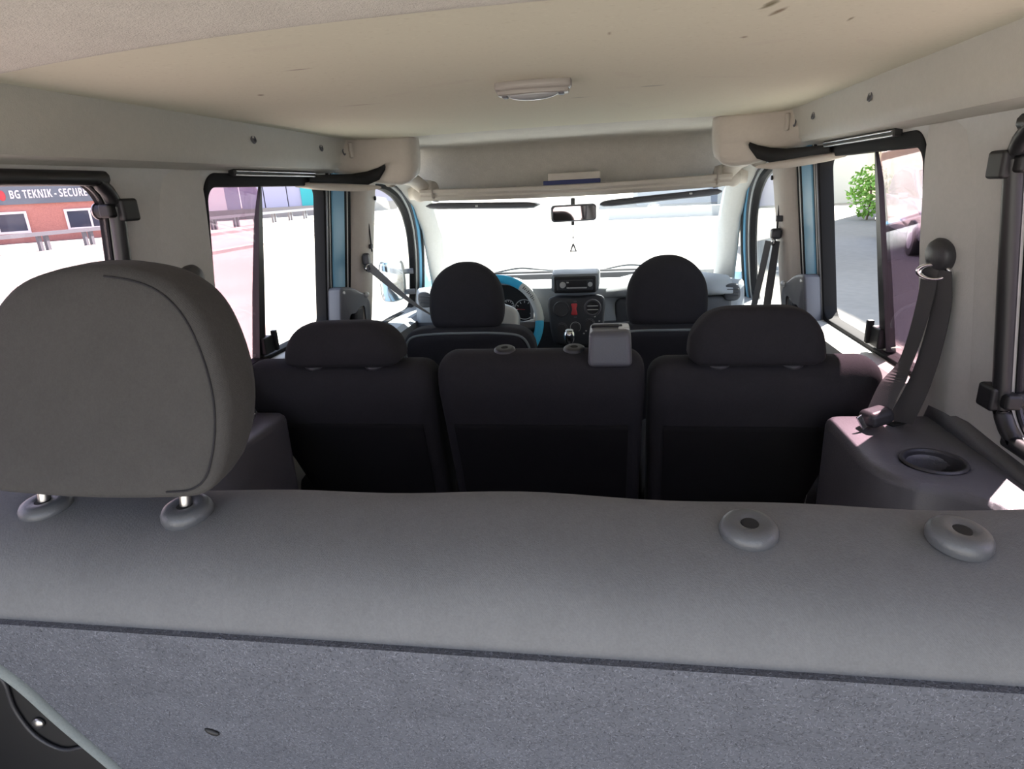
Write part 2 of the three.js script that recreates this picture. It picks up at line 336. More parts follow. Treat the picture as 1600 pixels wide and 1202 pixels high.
  part(sl, 'adjuster_button', side(s, rbox(0.012, 0.016, 0.02, 0.003, SX(1.36) - 0.054, 1.36, -2.285)), M.dark);
  part(bp, 'screw_plug', side(s, cyl(0.008, 0.008, 0.006, SX(1.54) - 0.05, 1.535, -2.335, 0, 0, Math.PI / 2)), M.hole);

  // dark door-lock panel at the foot of the post
  const hp = thing('door_lock_panel', `dark grey plastic sliding-door handle panel on the ${s > 0 ? 'passenger' : 'driver'} side`, 'handle panel', [s * 0.79, 1.0, -2.13]);
  const ho = new THREE.Shape(); ho.moveTo(2.0, 1.0); ho.lineTo(2.0, 1.235); ho.quadraticCurveTo(2.003, 1.247, 2.015, 1.247); ho.quadraticCurveTo(2.1, 1.24, 2.18, 1.205); ho.quadraticCurveTo(2.27, 1.18, 2.285, 1.13); ho.lineTo(2.30, 1.0); ho.closePath();
  ho.holes.push(poly(smoothLoop([[2.06, 1.03], [2.06, 1.12], [2.085, 1.145], [2.13, 1.142], [2.17, 1.155], [2.22, 1.15], [2.235, 1.11], [2.23, 1.03]], 40), THREE.Path));
  part(hp, 'panel', side(s, plate(ho, -0.055, 0.05, 0.008)), M.darkGrey);
  part(hp, 'recess', side(s, plate(rr(new THREE.Shape(), 2.04, 1.01, 2.25, 1.165, 0.01), -0.022, 0.012)), M.black);
  part(hp, 'pull_handle', side(s, plate(rr(new THREE.Shape(), 2.15, 1.02, 2.222, 1.145, 0.025), -0.05, 0.024, 0.008)), M.dark);
  part(hp, 'screw', side(s, [cyl(0.005, 0.005, 0.006, SX(1.23) - 0.057, 1.228, -2.018, 0, 0, Math.PI / 2)]), M.silver);
  part(hp, 'lock_knob', side(s, new THREE.SphereGeometry(0.014, 20, 14).scale(0.7, 0.8, 1.2).translate(SX(1.18) - 0.056, 1.184, -2.235)), M.silver);

  // front door window: pane, rubber, bright lip, painted frame
  const f = thing('window', `front door window with curved top, ${s > 0 ? 'passenger' : 'driver'} side`, 'window', [s * 0.8, 1.0, -2.75]);
  f.name = 'window_' + (s > 0 ? 5 : 6); f.userData.kind = 'structure';
  const band = (d0, d1, off, dep) => { const sh = poly(frontLoop(d1)); sh.holes.push(poly(frontLoop(d0), THREE.Path)); return side(s, plate(sh, off, dep)); };
  part(f, 'pane', side(s, plate(poly(frontLoop(0.004)), 0.024, 0.004)), M.glass);
  part(f, 'seal', band(0, 0.018, 0.012, 0.03), M.seal);
  part(f, 'seal_lip', band(0.018, 0.026, 0.006, 0.03), M.silver);
  part(f, 'inner_seal', band(0.026, 0.044, 0.0, 0.036), M.dark);
  part(f, 'painted_frame', band(0.044, 0.078, -0.004, 0.04), M.blue);
  part(f, 'outer_seal', band(0.078, 0.090, -0.012, 0.05), M.rubber);
  part(f, 'outer_lip', band(0.090, 0.096, -0.014, 0.05), M.silver);
  part(f, 'body_seal', band(0.096, 0.106, -0.012, 0.05), M.rubber);

  // windscreen post cover with the round end of the overhead shelf above it
  const ap = [[0.745, 1.63, -2.62], [0.735, 1.56, -2.85], [0.73, 1.48, -3.02], [0.735, 1.36, -3.14], [0.745, 1.2, -3.22], [0.75, 1.0, -3.3]];
  structure('trim', `light grey windscreen post cover on the ${s > 0 ? 'passenger' : 'driver'} side`, 'trim', side(s, skin(ap.map(([x, y, z]) => smoothLoop([[-0.045, -0.05], [-0.03, 0.02], [0.03, 0.05], [0.05, 0.0], [0.03, -0.06]], 28).map(([a, b]) => V3(x + a, y, z + b))))), M.trim);

  // rail of trim along the roof edge, in two lengths, and the corner bin that ends it
  const sec = [[0.69, 1.745], [0.697, 1.726], [0.711, 1.66], [0.714, 1.645], [0.722, 1.633], [0.738, 1.627], [0.785, 1.616], [0.79, 1.745]];
  const rail = (z0, z1, k) => toCreasedNormals(skin([z0, (z0 + z1) / 2, z1].map((z) => sec.map(([x, y]) => V3(x + k, y, z)))).toNonIndexed(), 0.5);
  structure('trim', `long grey roof-edge trim above the rear quarter window, ${s > 0 ? 'passenger' : 'driver'} side`, 'trim', side(s, rail(0.1, -1.458, 0)), M.rail);
  const r2 = thing('trim', `grey roof-edge trim with screw holes above the sliding door, ${s > 0 ? 'passenger' : 'driver'} side`, 'trim', [s * 0.72, 1.62, -1.8]);
  r2.userData.kind = 'structure';
  part(r2, 'cover', side(s, rail(-1.459, -2.1, 0.002)), M.rail);
  for (const [z, y] of [[-1.51, 1.694], [-1.89, 1.693], [-2.06, 1.688]]) part(r2, 'screw_hole', side(s, [lathe([[0.0, 0.001], [0.006, 0.001], [0.0065, 0.003], [0.010, 0.003], [0.0115, 0]], 0.706, y, z, 0, Math.PI / 2 - 0.2)]), M.darkGrey);
  const rb = thing('corner_bin', `beige-grey overhead corner bin with a dark slot, ${s > 0 ? 'passenger' : 'driver'} side`, 'overhead bin', [s * 0.62, 1.57, -2.15]);
  const path = [[0.712, -1.98, 1.632, 0.05], [0.708, -2.05, 1.625, 0.06], [0.69, -2.10, 1.612, 0.07], [0.65, -2.135, 1.592, 0.09], [0.60, -2.15, 1.58, 0.10], [0.55, -2.16, 1.576, 0.11], [0.515, -2.175, 1.582, 0.11], [0.500, -2.2, 1.592, 0.1], [0.497, -2.24, 1.60, 0.09]];
  const face = path.map(([x, z, yb, dp], i) => {
    const a = path[Math.max(0, i - 1)], b = path[Math.min(path.length - 1, i + 1)], tx = b[0] - a[0], tz = b[1] - a[1], l = Math.hypot(tx, tz), nx = -tz / l, nz = tx / l;   // outwards from the cabin
    const at = (d, y) => V3(x + (nx) * d, y, z + nz * d);
    return [at(0.004, 1.74), at(0, 1.722), at(0.0, 1.68), at(0.004, yb + 0.035), at(0.010, yb + 0.012), at(0.024, yb + 0.002), at(0.04, yb), at(dp, yb + 0.004), at(dp, 1.74)].map((p) => { if (p.z < -2.3) p.z = -2.3; return p; });
  });
  part(rb, 'shell', side(s, skin(face)), M.beige);
  part(rb, 'slot', side(s, skin([[0.752, -1.88, 1.606, 0.012], [0.728, -1.97, 1.606, 0.014], [0.69, -2.075, 1.604, 0.018], [0.655, -2.12, 1.606, 0.024], [0.62, -2.137, 1.618, 0.022], [0.597, -2.143, 1.638, 0.010]].map(([x, z, y, h]) => [V3(x, y - h, z + 0.004), V3(x - 0.004, y, z + 0.008), V3(x, y + h * 0.8, z + 0.004), V3(x + 0.02, y, z - 0.03)]))), M.hole);
  part(rb, 'lip', side(s, skin([[0.765, -1.86, 1.588, 0.007], [0.755, -1.93, 1.586, 0.012], [0.735, -2.0, 1.582, 0.013], [0.70, -2.07, 1.577, 0.013], [0.665, -2.115, 1.573, 0.011], [0.635, -2.135, 1.572, 0.006]].map(([x, z, y, h]) => smoothLoop([[-0.016, 0], [0, h], [0.02, h * 0.6], [0.02, -h * 0.8], [-0.004, -h]], 20).map(([a, b]) => V3(x + a, y + b, z + a * 0.6))))), M.beige);
  part(rb, 'rib', side(s, rbox(0.012, 0.05, 0.014, 0.005, 0.690, 1.694, -2.085, 0, 0.6)), M.beige);
}

// ---- roof: outer skin, headliner in two sheets, thick cloth roll at the tail
const crown = (x) => 1.727 + 0.005 * (1 - (x / 0.72) ** 2);
function sheet(z0, z1, f, t, nx = 24, nz = 24, edge) {    // a slab following f(x, z) with thickness t
  const top = [], P = (i, j) => { const x = -0.80 + 1.60 * i / nx, zz = edge ? edge(x, z0, z1, j / nz) : z0 + (z1 - z0) * j / nz; return [x, zz]; };
  const rings = [];
  for (let j = 0; j <= nz; j++) {
    const r = [];
    for (let i = 0; i <= nx; i++) { const [x, z] = P(i, j); r.push(V3(x, f(x, z), z)); }
    for (let i = nx; i >= 0; i--) { const [x, z] = P(i, j); r.push(V3(x, f(x, z) + t, z)); }
    rings.push(r);
  }
  return toCreasedNormals(skin(rings).toNonIndexed(), 0.7);
}
const roofLine = (x, z) => crown(x) - 0.19 * Math.pow(Math.max(0, Math.min(1, (-2.35 - z) / 0.64)), 16);
structure('trim', 'light blue painted steel roof skin of the van', 'roof', sheet(0.12, -3.0, (x, z) => roofLine(x, z) + 0.06, 0.02), M.blue);

// the headliner carries the smudges the photograph shows
const hc = document.createElement('canvas'); hc.width = 1024; hc.height = 2048;
const hx = hc.getContext('2d');
hx.fillStyle = '#d9d5c3'; hx.fillRect(0, 0, 1024, 2048);
for (let i = 0; i < 26000; i++) { const v = rnd(); hx.fillStyle = v > 0.5 ? 'rgba(255,250,238,0.10)' : 'rgba(150,138,118,0.10)'; hx.fillRect(rnd() * 1024, rnd() * 2048, 1 + rnd() * 3, 1 + rnd() * 2); }
for (let i = 0; i < 40; i++) { hx.fillStyle = 'rgba(168,158,140,0.05)'; hx.beginPath(); hx.ellipse(rnd() * 1024, rnd() * 2048, 10 + rnd() * 40, 4 + rnd() * 10, rnd() * 3, 0, 7); hx.fill(); }
const smudge = (x, z, rx, rz, a, rot = 0) => { const u = (x + 0.8) / 1.6 * 1024, v = (1 - (-z) / 2.3) * 0 + (-z) / 2.3 * 2048; for (let k = 0; k < 14; k++) { hx.fillStyle = `rgba(96,84,68,${a / 5})`; hx.beginPath(); hx.ellipse(u + (rnd() - 0.5) * rx * 500, v + (rnd() - 0.5) * rz * 800, rx * 640 * (0.3 + 0.6 * rnd()), rz * 890 * (0.3 + 0.6 * rnd()), rot, 0, 7); hx.fill(); } };
smudge(0.339, -0.82, 0.005, 0.022, 0.7, 0.3); smudge(0.356, -0.86, 0.0045, 0.02, 0.55, 0.3); smudge(0.16, -0.90, 0.003, 0.012, 0.25); smudge(0.46, -0.93, 0.003, 0.012, 0.4); smudge(0.345, -0.99, 0.006, 0.008, 0.3);
smudge(-0.46, -1.13, 0.006, 0.006, 0.9); smudge(-0.30, -0.95, 0.03, 0.004, 0.2); smudge(-0.36, -1.35, 0.05, 0.006, 0.15); smudge(0.1, -1.5, 0.03, 0.008, 0.12); smudge(0.25, -1.4, 0.03, 0.01, 0.12);
const hTex = new THREE.CanvasTexture(hc); hTex.colorSpace = THREE.SRGBColorSpace; hTex.flipY = false;
const headliner = std(0.97, 0.97, 0.96, { roughness: 1, map: hTex, specularIntensity: 0.1 }); headliner.userData.keepUV = true;
{
  const g = sheet(0.1, -2.163, (x, z) => roofLine(x, z), 0.02, 24, 30), p = g.attributes.position, uv = new Float32Array(p.count * 2);
  for (let i = 0; i < p.count; i++) { uv[i * 2] = (p.getX(i) + 0.8) / 1.6; uv[i * 2 + 1] = -p.getZ(i) / 2.3; }
  g.setAttribute('uv', new THREE.BufferAttribute(uv, 2));
  structure('ceiling', 'smudged beige headliner over the rear and middle seats', 'ceiling', g, headliner);
}
structure('ceiling', 'beige front headliner sloping down behind the overhead shelf', 'ceiling', sheet(-2.167, -2.99, (x, z) => roofLine(x, z) + 0.001, 0.02, 24, 100), M.cloth);
structure('trim', 'thick beige cloth roll along the rear edge of the headliner', 'trim', sheet(0.11, -0.70, (x, z) => { const e = -0.70 - 0.2 * x * x, q = Math.max(0, 1 - (z - e) / 0.03); return roofLine(x, z) - 0.012 - 0.012 * Math.max(0, z + 0.5) + 0.013 * q * q; }, 0.02, 30, 40, (x, z0, z1, t) => { const e = -0.70 - 0.2 * x * x; return z0 + (e - z0) * (1 - (1 - t) ** 1.6); }), M.cloth);

// ---- floor and front bulkhead
structure('floor', 'dark carpeted cabin floor of the van', 'floor', new THREE.BoxGeometry(1.78, 0.08, 3.7).translate(0, 0.46, -1.72), M.dark);
structure('wall_front', 'dark front bulkhead under the windscreen', 'wall', new THREE.BoxGeometry(1.66, 0.58, 0.05).translate(0, 0.78, -3.5), M.dark);
structure('trim', 'light blue bonnet of the van beyond the windscreen', 'bonnet', sheet(-3.5, -4.1, (x, z) => 1.02 - 0.12 * (-3.5 - z) ** 1.5 - 0.05 * x * x, 0.02, 20, 8), M.blue);

// ---- the tailgate, swung up over the rear opening
{
  const t = thing('door', 'light blue tailgate swung up over the open rear of the van', 'tailgate', [0, 1.76, 0.12]);
  t.name = 'door_1'; t.userData.kind = 'structure'; t.userData.local = true; t.rotation.x = -0.2;
  const o = rr(new THREE.Shape(), -0.70, 0.02, 0.70, 1.2, 0.06); o.holes.push(rr(new THREE.Path(), -0.54, 0.1, 0.54, 0.52, 0.06));
  const lay = (g) => g.rotateX(Math.PI / 2);
  part(t, 'panel', lay(extr(o, 0.05, 0.01)), M.blue);
  part(t, 'lining', lay(extr(rr(new THREE.Shape(), -0.62, 0.58, 0.62, 1.12, 0.05), 0.02, 0.006)).translate(0, -0.045, 0), M.trim);
  part(t, 'pane', lay(extr(rr(new THREE.Shape(), -0.55, 0.09, 0.55, 0.53, 0.05), 0.004)).translate(0, -0.02, 0), M.tint);
}

// ---- windscreen
{
  const w = thing('window', 'wide windscreen across the front of the cabin', 'window', [0, 1.0, -3.3]);
  w.name = 'window_7'; w.userData.kind = 'structure';
  const pt = (x, t) => V3(x, 1.56 - 0.53 * t, -2.93 - 0.52 * t - 0.10 * (1 - (x / 0.75) ** 2));
  const rings = []; for (let i = 0; i <= 24; i++) { const x = -0.75 + 1.5 * i / 24, r = []; for (let j = 0; j <= 10; j++) r.push(pt(x, j / 10)); for (let j = 10; j >= 0; j--) r.push(pt(x, j / 10).add(V3(0, 0.003, -0.003))); rings.push(r); }
  part(w, 'pane', toCreasedNormals(skin(rings).toNonIndexed(), 0.7), M.glass);
  const st = part(w, 'sticker', new THREE.TorusGeometry(0.026, 0.0045, 8, 32).scale(1, 1, 0.2).rotateX(0.75).translate(0.377, 1.412, -3.142), M.white, 'round white sticker on the glass');
  part(st, 'sticker_mark', [new THREE.CylinderGeometry(0.015, 0.015, 0.001, 24).rotateX(Math.PI / 2 + 0.75).translate(0.377, 1.412, -3.142)], M.pale);
}
for (const [x0, x1] of [[-0.55, 0.0], [0.08, 0.62]]) {
  const wp = thing('wiper', x0 < 0 ? 'black wiper blade resting at the driver-side foot of the windscreen' : 'black wiper blade resting at the passenger-side foot of the windscreen', 'wiper', [(x0 + x1) / 2, 1.07, -3.5]);
  part(wp, 'blade', rbox(x1 - x0, 0.012, 0.012, 0.003, (x0 + x1) / 2, 1.073, -3.545), M.black);
  part(wp, 'arm', tube([[x0 + 0.05, 1.074, -3.56], [(x0 + x1) / 2 - 0.08, 1.096, -3.565], [(x0 + x1) / 2 + 0.05, 1.086, -3.56], [x1 - 0.02, 1.06, -3.6]], 0.005), M.black);
}

// ---- overhead shelf across the windscreen top
{
  const s = thing('overhead_shelf', 'beige overhead shelf across the top of the windscreen', 'shelf', [0, 1.5, -2.75]);
  const xs = []; for (let i = 0; i <= 32; i++) xs.push(-0.66 + 1.32 * i / 32);
  const bow = (x) => -2.74 - 0.035 * (1 - (x / 0.66) ** 2), lift = (x) => 0.012 * (x / 0.66) ** 2;
  const fs = [[0.012, 1.545], [0.014, 1.532], [0.004, 1.522], [0.006, 1.514], [-0.004, 1.498], [-0.03, 1.502], [-0.25, 1.53], [-0.25, 1.545], [-0.08, 1.525], [-0.02, 1.542], [0.0, 1.549]];
  part(s, 'tray', toCreasedNormals(skin(xs.map((x) => fs.map(([dz, y]) => V3(x, y + lift(x), bow(x) + dz)))).toNonIndexed(), 0.6), M.beige);
  for (const k of [-1, 1]) {
    const e = part(s, 'end_cap', skin([[0.60, 0.028], [0.625, 0.036], [0.66, 0.04], [0.70, 0.044], [0.735, 0.05]].map(([x, r], i) => smoothLoop([[0.02, 0.03], [0.032, 0], [0.02, -r], [-0.06, -0.04], [-0.08, 0.02], [-0.02, 0.045]], 28).map(([a, b]) => V3(k * x, 1.545 + b + i * 0.006, -2.76 + a - i * 0.018)))), M.beige);
    part(e, 'end_knob', new THREE.SphereGeometry(0.034, 24, 16).scale(1, 1, 0.6).translate(k * 0.672, 1.538, -2.775), M.beige);
    part(s, 'bracket', skin([[0.70, 1.60, -2.5], [0.69, 1.615, -2.6], [0.665, 1.60, -2.70], [0.64, 1.565, -2.76]].map(([x, y, z]) => smoothLoop([[-0.025, 0], [0, 0.03], [0.03, 0.02], [0.03, -0.02], [-0.005, -0.025]], 20).map(([a, b]) => V3(k * (x + a), y + b, z)))), M.beige);
  }
}
{
  const b = thing('logbook', 'beige folder lying on a blue booklet on the overhead shelf', 'folder', [0, 1.545, -2.86]);
  part(b, 'cover', rbox(0.225, 0.034, 0.14, 0.004, 0.015, 1.580, -2.85), M.beige);
  part(b, 'pages', rbox(0.245, 0.022, 0.15, 0.003, 0.005, 1.556, -2.85), std(0.02, 0.03, 0.12), 'blue booklet');
}
for (const [x0, x1, y0, y1] of [[-0.64, -0.145, 1.487, 1.468], [0.125, 0.625, 1.460, 1.489]]) {
  const v = thing('sun_visor', x0 < 0 ? 'dark grey sun visor folded up on the driver side' : 'dark grey sun visor folded up on the passenger side', 'sun visor', [(x0 + x1) / 2, 1.47, -2.78]);
  part(v, 'flap', skin([0, 0.03, 0.1, 0.5, 0.9, 0.97, 1].map((t, i) => smoothLoop([[0.02, 0.010], [0.024, -0.004], [0.0, -0.014], [-0.13, -0.006], [-0.13, 0.008], [-0.02, 0.014]], 24).map(([a, b]) => V3(x0 + (x1 - x0) * t, y0 + (y1 - y0) * t + b * [0.3, 0.8, 1, 1, 1, 0.8, 0.3][i], -2.765 + a)))), M.darkGrey);
  part(v, 'clip', rbox(0.012, 0.008, 0.01, 0.002, x0 < 0 ? -0.41 : 0.5, x0 < 0 ? 1.478 : 1.487, -2.742), M.silver);
}
{
  const m = thing('rear_view_mirror', 'rectangular interior rear-view mirror below the overhead shelf', 'mirror', [0, 1.40, -2.88]);
  part(m, 'housing', extr(rr(new THREE.Shape(), -0.103, -0.037, 0.103, 0.037, 0.016), 0.03, 0.006).rotateX(0.03).rotateY(0.22).translate(0.002, 1.424, -2.905), M.darkGrey);
  part(m, 'mirror_glass', extr(rr(new THREE.Shape(), -0.096, -0.030, 0.096, 0.030, 0.013), 0.003).rotateX(0.03).rotateY(0.22).translate(0.0087, 1.423, -2.8755), M.mirror);
  part(m, 'stem', tube([[0.0, 1.43, -2.91], [0.0, 1.46, -2.94], [0.0, 1.485, -2.95]], 0.01), M.dark);
  part(m, 'lever', rbox(0.014, 0.018, 0.012, 0.003, 0.001, 1.378, -2.893), M.dark);
  const c = thing('hanging_charm', 'small triangular charm hanging on a cord from the interior mirror', 'charm', [0, 1.30, -2.89]);
  part(c, 'cord', tube([[0.001, 1.37, -2.89], [0.002, 1.33, -2.89], [0.001, 1.285, -2.89]], 0.0014), M.darkGrey);
  part(c, 'bead', new THREE.SphereGeometry(0.004, 12, 8).translate(0.001, 1.315, -2.89), M.dark);
  const tri = poly([[-0.017, 0], [0.017, 0], [0.004, 0.036], [-0.004, 0.036]]); tri.holes.push(poly([[-0.009, 0.005], [0.009, 0.005], [0.0, 0.026]], THREE.Path));
  part(c, 'pendant', extr(tri, 0.004).translate(0.001, 1.25, -2.892), M.darkGrey);
}

// ---- dome lamp (switched off)
{
  const l = thing('dome_lamp', 'oblong cabin lamp with clear lens, unlit, on the headliner', 'lamp', [0.022, 1.70, -1.235]);
  const o = smoothLoop([[-0.07, 0.004], [-0.062, 0.022], [0, 0.030], [0.062, 0.022], [0.07, 0.004], [0.064, -0.022], [0, -0.034], [-0.064, -0.022]], 60);
  const at = (g, y) => g.rotateX(Math.PI / 2).rotateY(0.03).translate(0.022, y, -1.235);
  part(l, 'housing', at(extr(poly(o), 0.020, 0.006), 1.737), M.lampGrey);
  part(l, 'bezel', at(extr(poly(inset(o, 0.005)), 0.011, 0.004), 1.721), M.lampGrey);
  part(l, 'lens', new THREE.SphereGeometry(0.046, 28, 16, 0, 6.3, Math.PI / 2, Math.PI / 2).scale(1, 0.22, 0.42).translate(0.022, 1.7105, -1.232), M.lens);
  for (const k of [-1, 1]) part(l, 'lens_clip', rbox(0.010, 0.006, 0.02, 0.002, 0.022 + k * 0.052, 1.7095, -1.232), M.darkGrey);
}

// ================================================================ SEATS
// ---- third-row bench across the front of the view
{
  const b = thing('rear_bench', 'charcoal third-row bench seen from behind with carpeted back', 'bench seat', [0, 0.55, -0.6]);
  const wide = (y) => y > 1.19 ? 0.62 : y > 1.10 ? 0.475 + 0.145 * ((y - 1.10) / 0.09) ** 1.5 : y > 0.9 ? 0.43 + 0.045 * (y - 0.9) / 0.2 : 0.38 + 0.05 * Math.max(0, (y - 0.6) / 0.3);
  const prof = smoothLoop([[-0.60, 0.56], [-0.52, 0.78], [-0.468, 0.98], [-0.432, 1.13], [-0.425, 1.175], [-0.440, 1.208], [-0.475, 1.228], [-0.53, 1.238], [-0.575, 1.236], [-0.605, 1.215], [-0.625, 1.16], [-0.66, 1.0], [-0.70, 0.8], [-0.74, 0.56]], 110, 0.5);
  const g = cushion(prof, -0.62, 0.62, 0.05, 'x', 8, 40);
  bend(g, (v) => { v.x *= (wide(v.y) + (v.x > 0 ? 0.06 : 0)) / 0.62; if (v.y > 1.15) v.y += 0.003 * Math.sin(v.x * 9 + 1) + 0.002 * Math.sin(v.x * 23) - 0.0 ; });
  part(b, 'backrest', g, M.seatRear);
  // carpet panel on the back
  const face = (y) => -0.432 + (y - 1.13) * 0.245 - Math.max(0, 0.9 - y) * 0.0;
  const rows = [0.56, 0.7, 0.8, 0.9, 1.0, 1.08, 1.13, 1.158, 1.166], zz = (y) => { const t = [[0.56, -0.596], [0.78, -0.516], [0.98, -0.464], [1.13, -0.428], [1.166, -0.4205]]; for (let i = 0; i < t.length - 1; i++) if (y <= t[i + 1][0]) return t[i][1] + (t[i + 1][1] - t[i][1]) * (y - t[i][0]) / (t[i + 1][0] - t[i][0]); return t[4][1]; };
  part(b, 'carpet_panel', toCreasedNormals(skin(rows.map((y) => { const r = [], w = Math.min(wide(y), 0.5) - 0.008; for (let i = 0; i <= 20; i++) r.push(V3(-w + (2 * w + 0.06) * i / 20, y, zz(y) + (y > 1.165 ? 0.003 : 0.004))); for (let i = 20; i >= 0; i--) r.push(V3(-w + (2 * w + 0.06) * i / 20, y, zz(y) - 0.012)); return r; })).toNonIndexed(), 0.8), M.carpet, 'grey speckled carpet');
  for (const k of [-1, 1]) part(b, 'edge_welt', tube(rows.slice(0, 8).map((y) => [k * (wide(y) - 0.002 + (k > 0 ? 0.06 : 0)), y, zz(y) + 0.004]), 0.007, false, 60, 8), M.seatPipe);
  // burn hole and crumb
  part(b, 'carpet_hole', new THREE.IcosahedronGeometry(0.006, 1).scale(1.5, 0.62, 0.5).rotateZ(-0.4).translate(-0.262, 1.012, zz(1.012) + 0.005), M.black, 'small black hole in the carpet');
  // guide bushes
  const bl = [[0.0065, 0.010], [0.010, 0.012], [0.017, 0.0125], [0.0225, 0.0105], [0.0255, 0.006], [0.0262, 0.001], [0.025, -0.004]];
  for (const x of [-0.459, -0.286, 0.285, 0.461]) {
    const c = part(b, 'headrest_guide', lathe(bl, x, 1.236, -0.519, 0.12, x > 0.4 ? -0.1 : 0), M.bush, 'round grey guide bush');
    part(c, 'guide_hole', cyl(0.0078, 0.0078, 0.02, x, 1.2372, -0.5178, 0.12), M.hole);
    if (x < 0) part(c, 'post', tube([[x, 1.2, -0.516], [x, 1.26, -0.522], [x, 1.31, -0.545]], 0.0062, false, 20, 14), M.steel, 'bright metal headrest post');
  }
  // headrest on the driver side
  const out = [[-0.128, 0.0], [-0.148, 0.03], [-0.153, 0.08], [-0.143, 0.13], [-0.120, 0.18], [-0.088, 0.211], [-0.045, 0.226], [0, 0.230], [0.045, 0.226], [0.088, 0.211], [0.120, 0.18], [0.143, 0.13], [0.153, 0.08], [0.148, 0.03], [0.128, 0.0], [0.07, -0.007], [0, -0.009], [-0.07, -0.007]];
  const lp = smoothLoop(out, 96, 0.5), hr = [];
  const tilt = (y) => -0.36 * Math.max(0, y) + 0.25 * Math.max(0, y) ** 2;
  for (const [dz, sw, d] of [[0, 0, 0.075], [0.002, 0, 0.045], [0.001, 0, 0.02], [-0.003, 0, 0.008], [-0.010, 0, 0.001], [-0.02, 0, 0], [-0.05, 1, 0.001], [-0.075, 1.2, 0.006], [-0.095, 1, 0.014], [-0.108, 0.7, 0.03], [-0.113, 0.6, 0.055]])
    hr.push((d > 0.015 ? lp.map(([x, y]) => [x * (1 - d / 0.13), 0.11 + (y - 0.11) * (1 - d / 0.13)]) : inset(lp, d)).map(([x, y]) => V3(-0.372 + x, 1.264 + y * 0.97 + 0.008 + 0.002 * sw, -0.489 + dz * 0.88 + tilt(y))));
  const h = part(b, 'headrest', skin(hr), M.headRear, 'large charcoal fabric headrest');
  const sm = inset(lp, 0.010).filter(([x, y]) => x > 0.0 && y > 0.004).sort((p, q) => Math.atan2(p[1] - 0.1, p[0]) - Math.atan2(q[1] - 0.1, q[0])).filter((_, i) => i % 3 === 0);
  part(h, 'seam', tube(sm.map(([x, y]) => [-0.372 + x, 1.272 + y * 0.97, -0.4905 + tilt(y)]), 0.0011, false, 80, 6), M.seat);
  // cushion of the bench, below and ahead
  part(b, 'seat_cushion', cushion(smoothLoop([[-0.72, 0.55], [-0.70, 0.78], [-0.8, 0.82], [-1.05, 0.84], [-1.12, 0.8], [-1.1, 0.6], [-0.9, 0.54]], 60), -0.6, 0.6, 0.05), M.seat);
}
// folding mechanism at the corner of the bench
{
  const k = thing('seat_latch_bracket', 'black folding-seat bracket with a round bolt beside the bench corner', 'bracket', [-0.57, 0.55, -0.5]);
  part(k, 'plate', extr(poly([[-0.14, -0.3], [-0.02, -0.3], [0.06, -0.16], [0.08, -0.08], [0.055, -0.065], [0.03, -0.01], [-0.005, 0.05], [-0.03, 0.12], [-0.14, 0.16]]), 0.03, 0.004).translate(-0.56, 0.96, -0.545), M.black);
  part(k, 'rib', tube([[-0.60, 1.0, -0.512], [-0.594, 0.985, -0.512], [-0.594, 0.945, -0.512], [-0.578, 0.905, -0.512], [-0.545, 0.885, -0.512], [-0.51, 0.893, -0.512]], 0.0025, false, 50, 6), M.dark);
  part(k, 'bolt', new THREE.SphereGeometry(0.0085, 18, 12).scale(1, 0.9, 0.5).translate(-0.566, 0.926, -0.512), M.steel);
  part(k, 'base', rbox(0.2, 0.16, 0.2, 0.01, -0.57, 0.63, -0.55), M.black);
}

// ---- second row: three backrests
function secondRow(x0, x1, top, label, k) {
  const cx = (x0 + x1) / 2, s = thing('passenger_seat', label, 'seat', [cx, 0.55, -1.4], 'second-row seats');
  const prof = smoothLoop([[-1.46, 0.56], [-1.40, 0.78], [-1.345, 0.98], [-1.318, 1.07], [-1.318, 1.11], [-1.33, 1.142], [-1.36, 1.160], [-1.41, 1.160], [-1.445, 1.135], [-1.47, 1.05], [-1.52, 0.85], [-1.58, 0.56]], 90).map(([z, y]) => [z, y + (y > 0.9 ? top : 0) * (y - 0.9) / 0.26]);
  const taper = (v) => { if (!k) { v.x = cx + (v.x - cx) * (1 - 0.02 * Math.max(0, Math.min(1, (1.1 - v.y) / 0.25))); return; } const o = (v.x - cx) * k; if (o > 0) v.x = cx + k * o * (1 - 0.42 * Math.max(0, Math.min(1, (1.08 - v.y) / 0.25)) * 1.0); else v.x = cx + k * o * (1 - 0.02 * Math.max(0, Math.min(1, (1.08 - v.y) / 0.25))); };
  part(s, 'backrest', bend(cushion(prof, x0, x1, 0.045, 'x', 8, 14), taper), M.seat);
  const zb = (y) => y > 0.98 ? -1.345 + (y - 0.98) * 0.3 : y > 0.78 ? -1.40 + (y - 0.78) * 0.275 : -1.46 + (y - 0.56) * 0.273;
  const rows = [0.58, 0.7, 0.8, 0.9, 0.96, 1.0, 1.012];
  const w = (x1 - x0) / 2 - 0.035;
  part(s, 'back_panel', bend(skin(rows.map((y) => [[-w, 0.006], [-w / 2, 0.008], [0, 0.009], [w / 2, 0.008], [w, 0.006], [w, -0.01], [-w, -0.01]].map(([x, d]) => V3(cx + x, y, zb(y) + (y > 1.01 ? -0.004 : 0) + d)))), taper), M.seatBack, 'black carpet back panel');
  part(s, 'seat_cushion', cushion(smoothLoop([[-1.5, 0.56], [-1.5, 0.75], [-1.6, 0.78], [-1.9, 0.8], [-1.97, 0.76], [-1.95, 0.6], [-1.7, 0.55]], 60), x0, x1, 0.05), M.seat);
  return [s, cx];
}
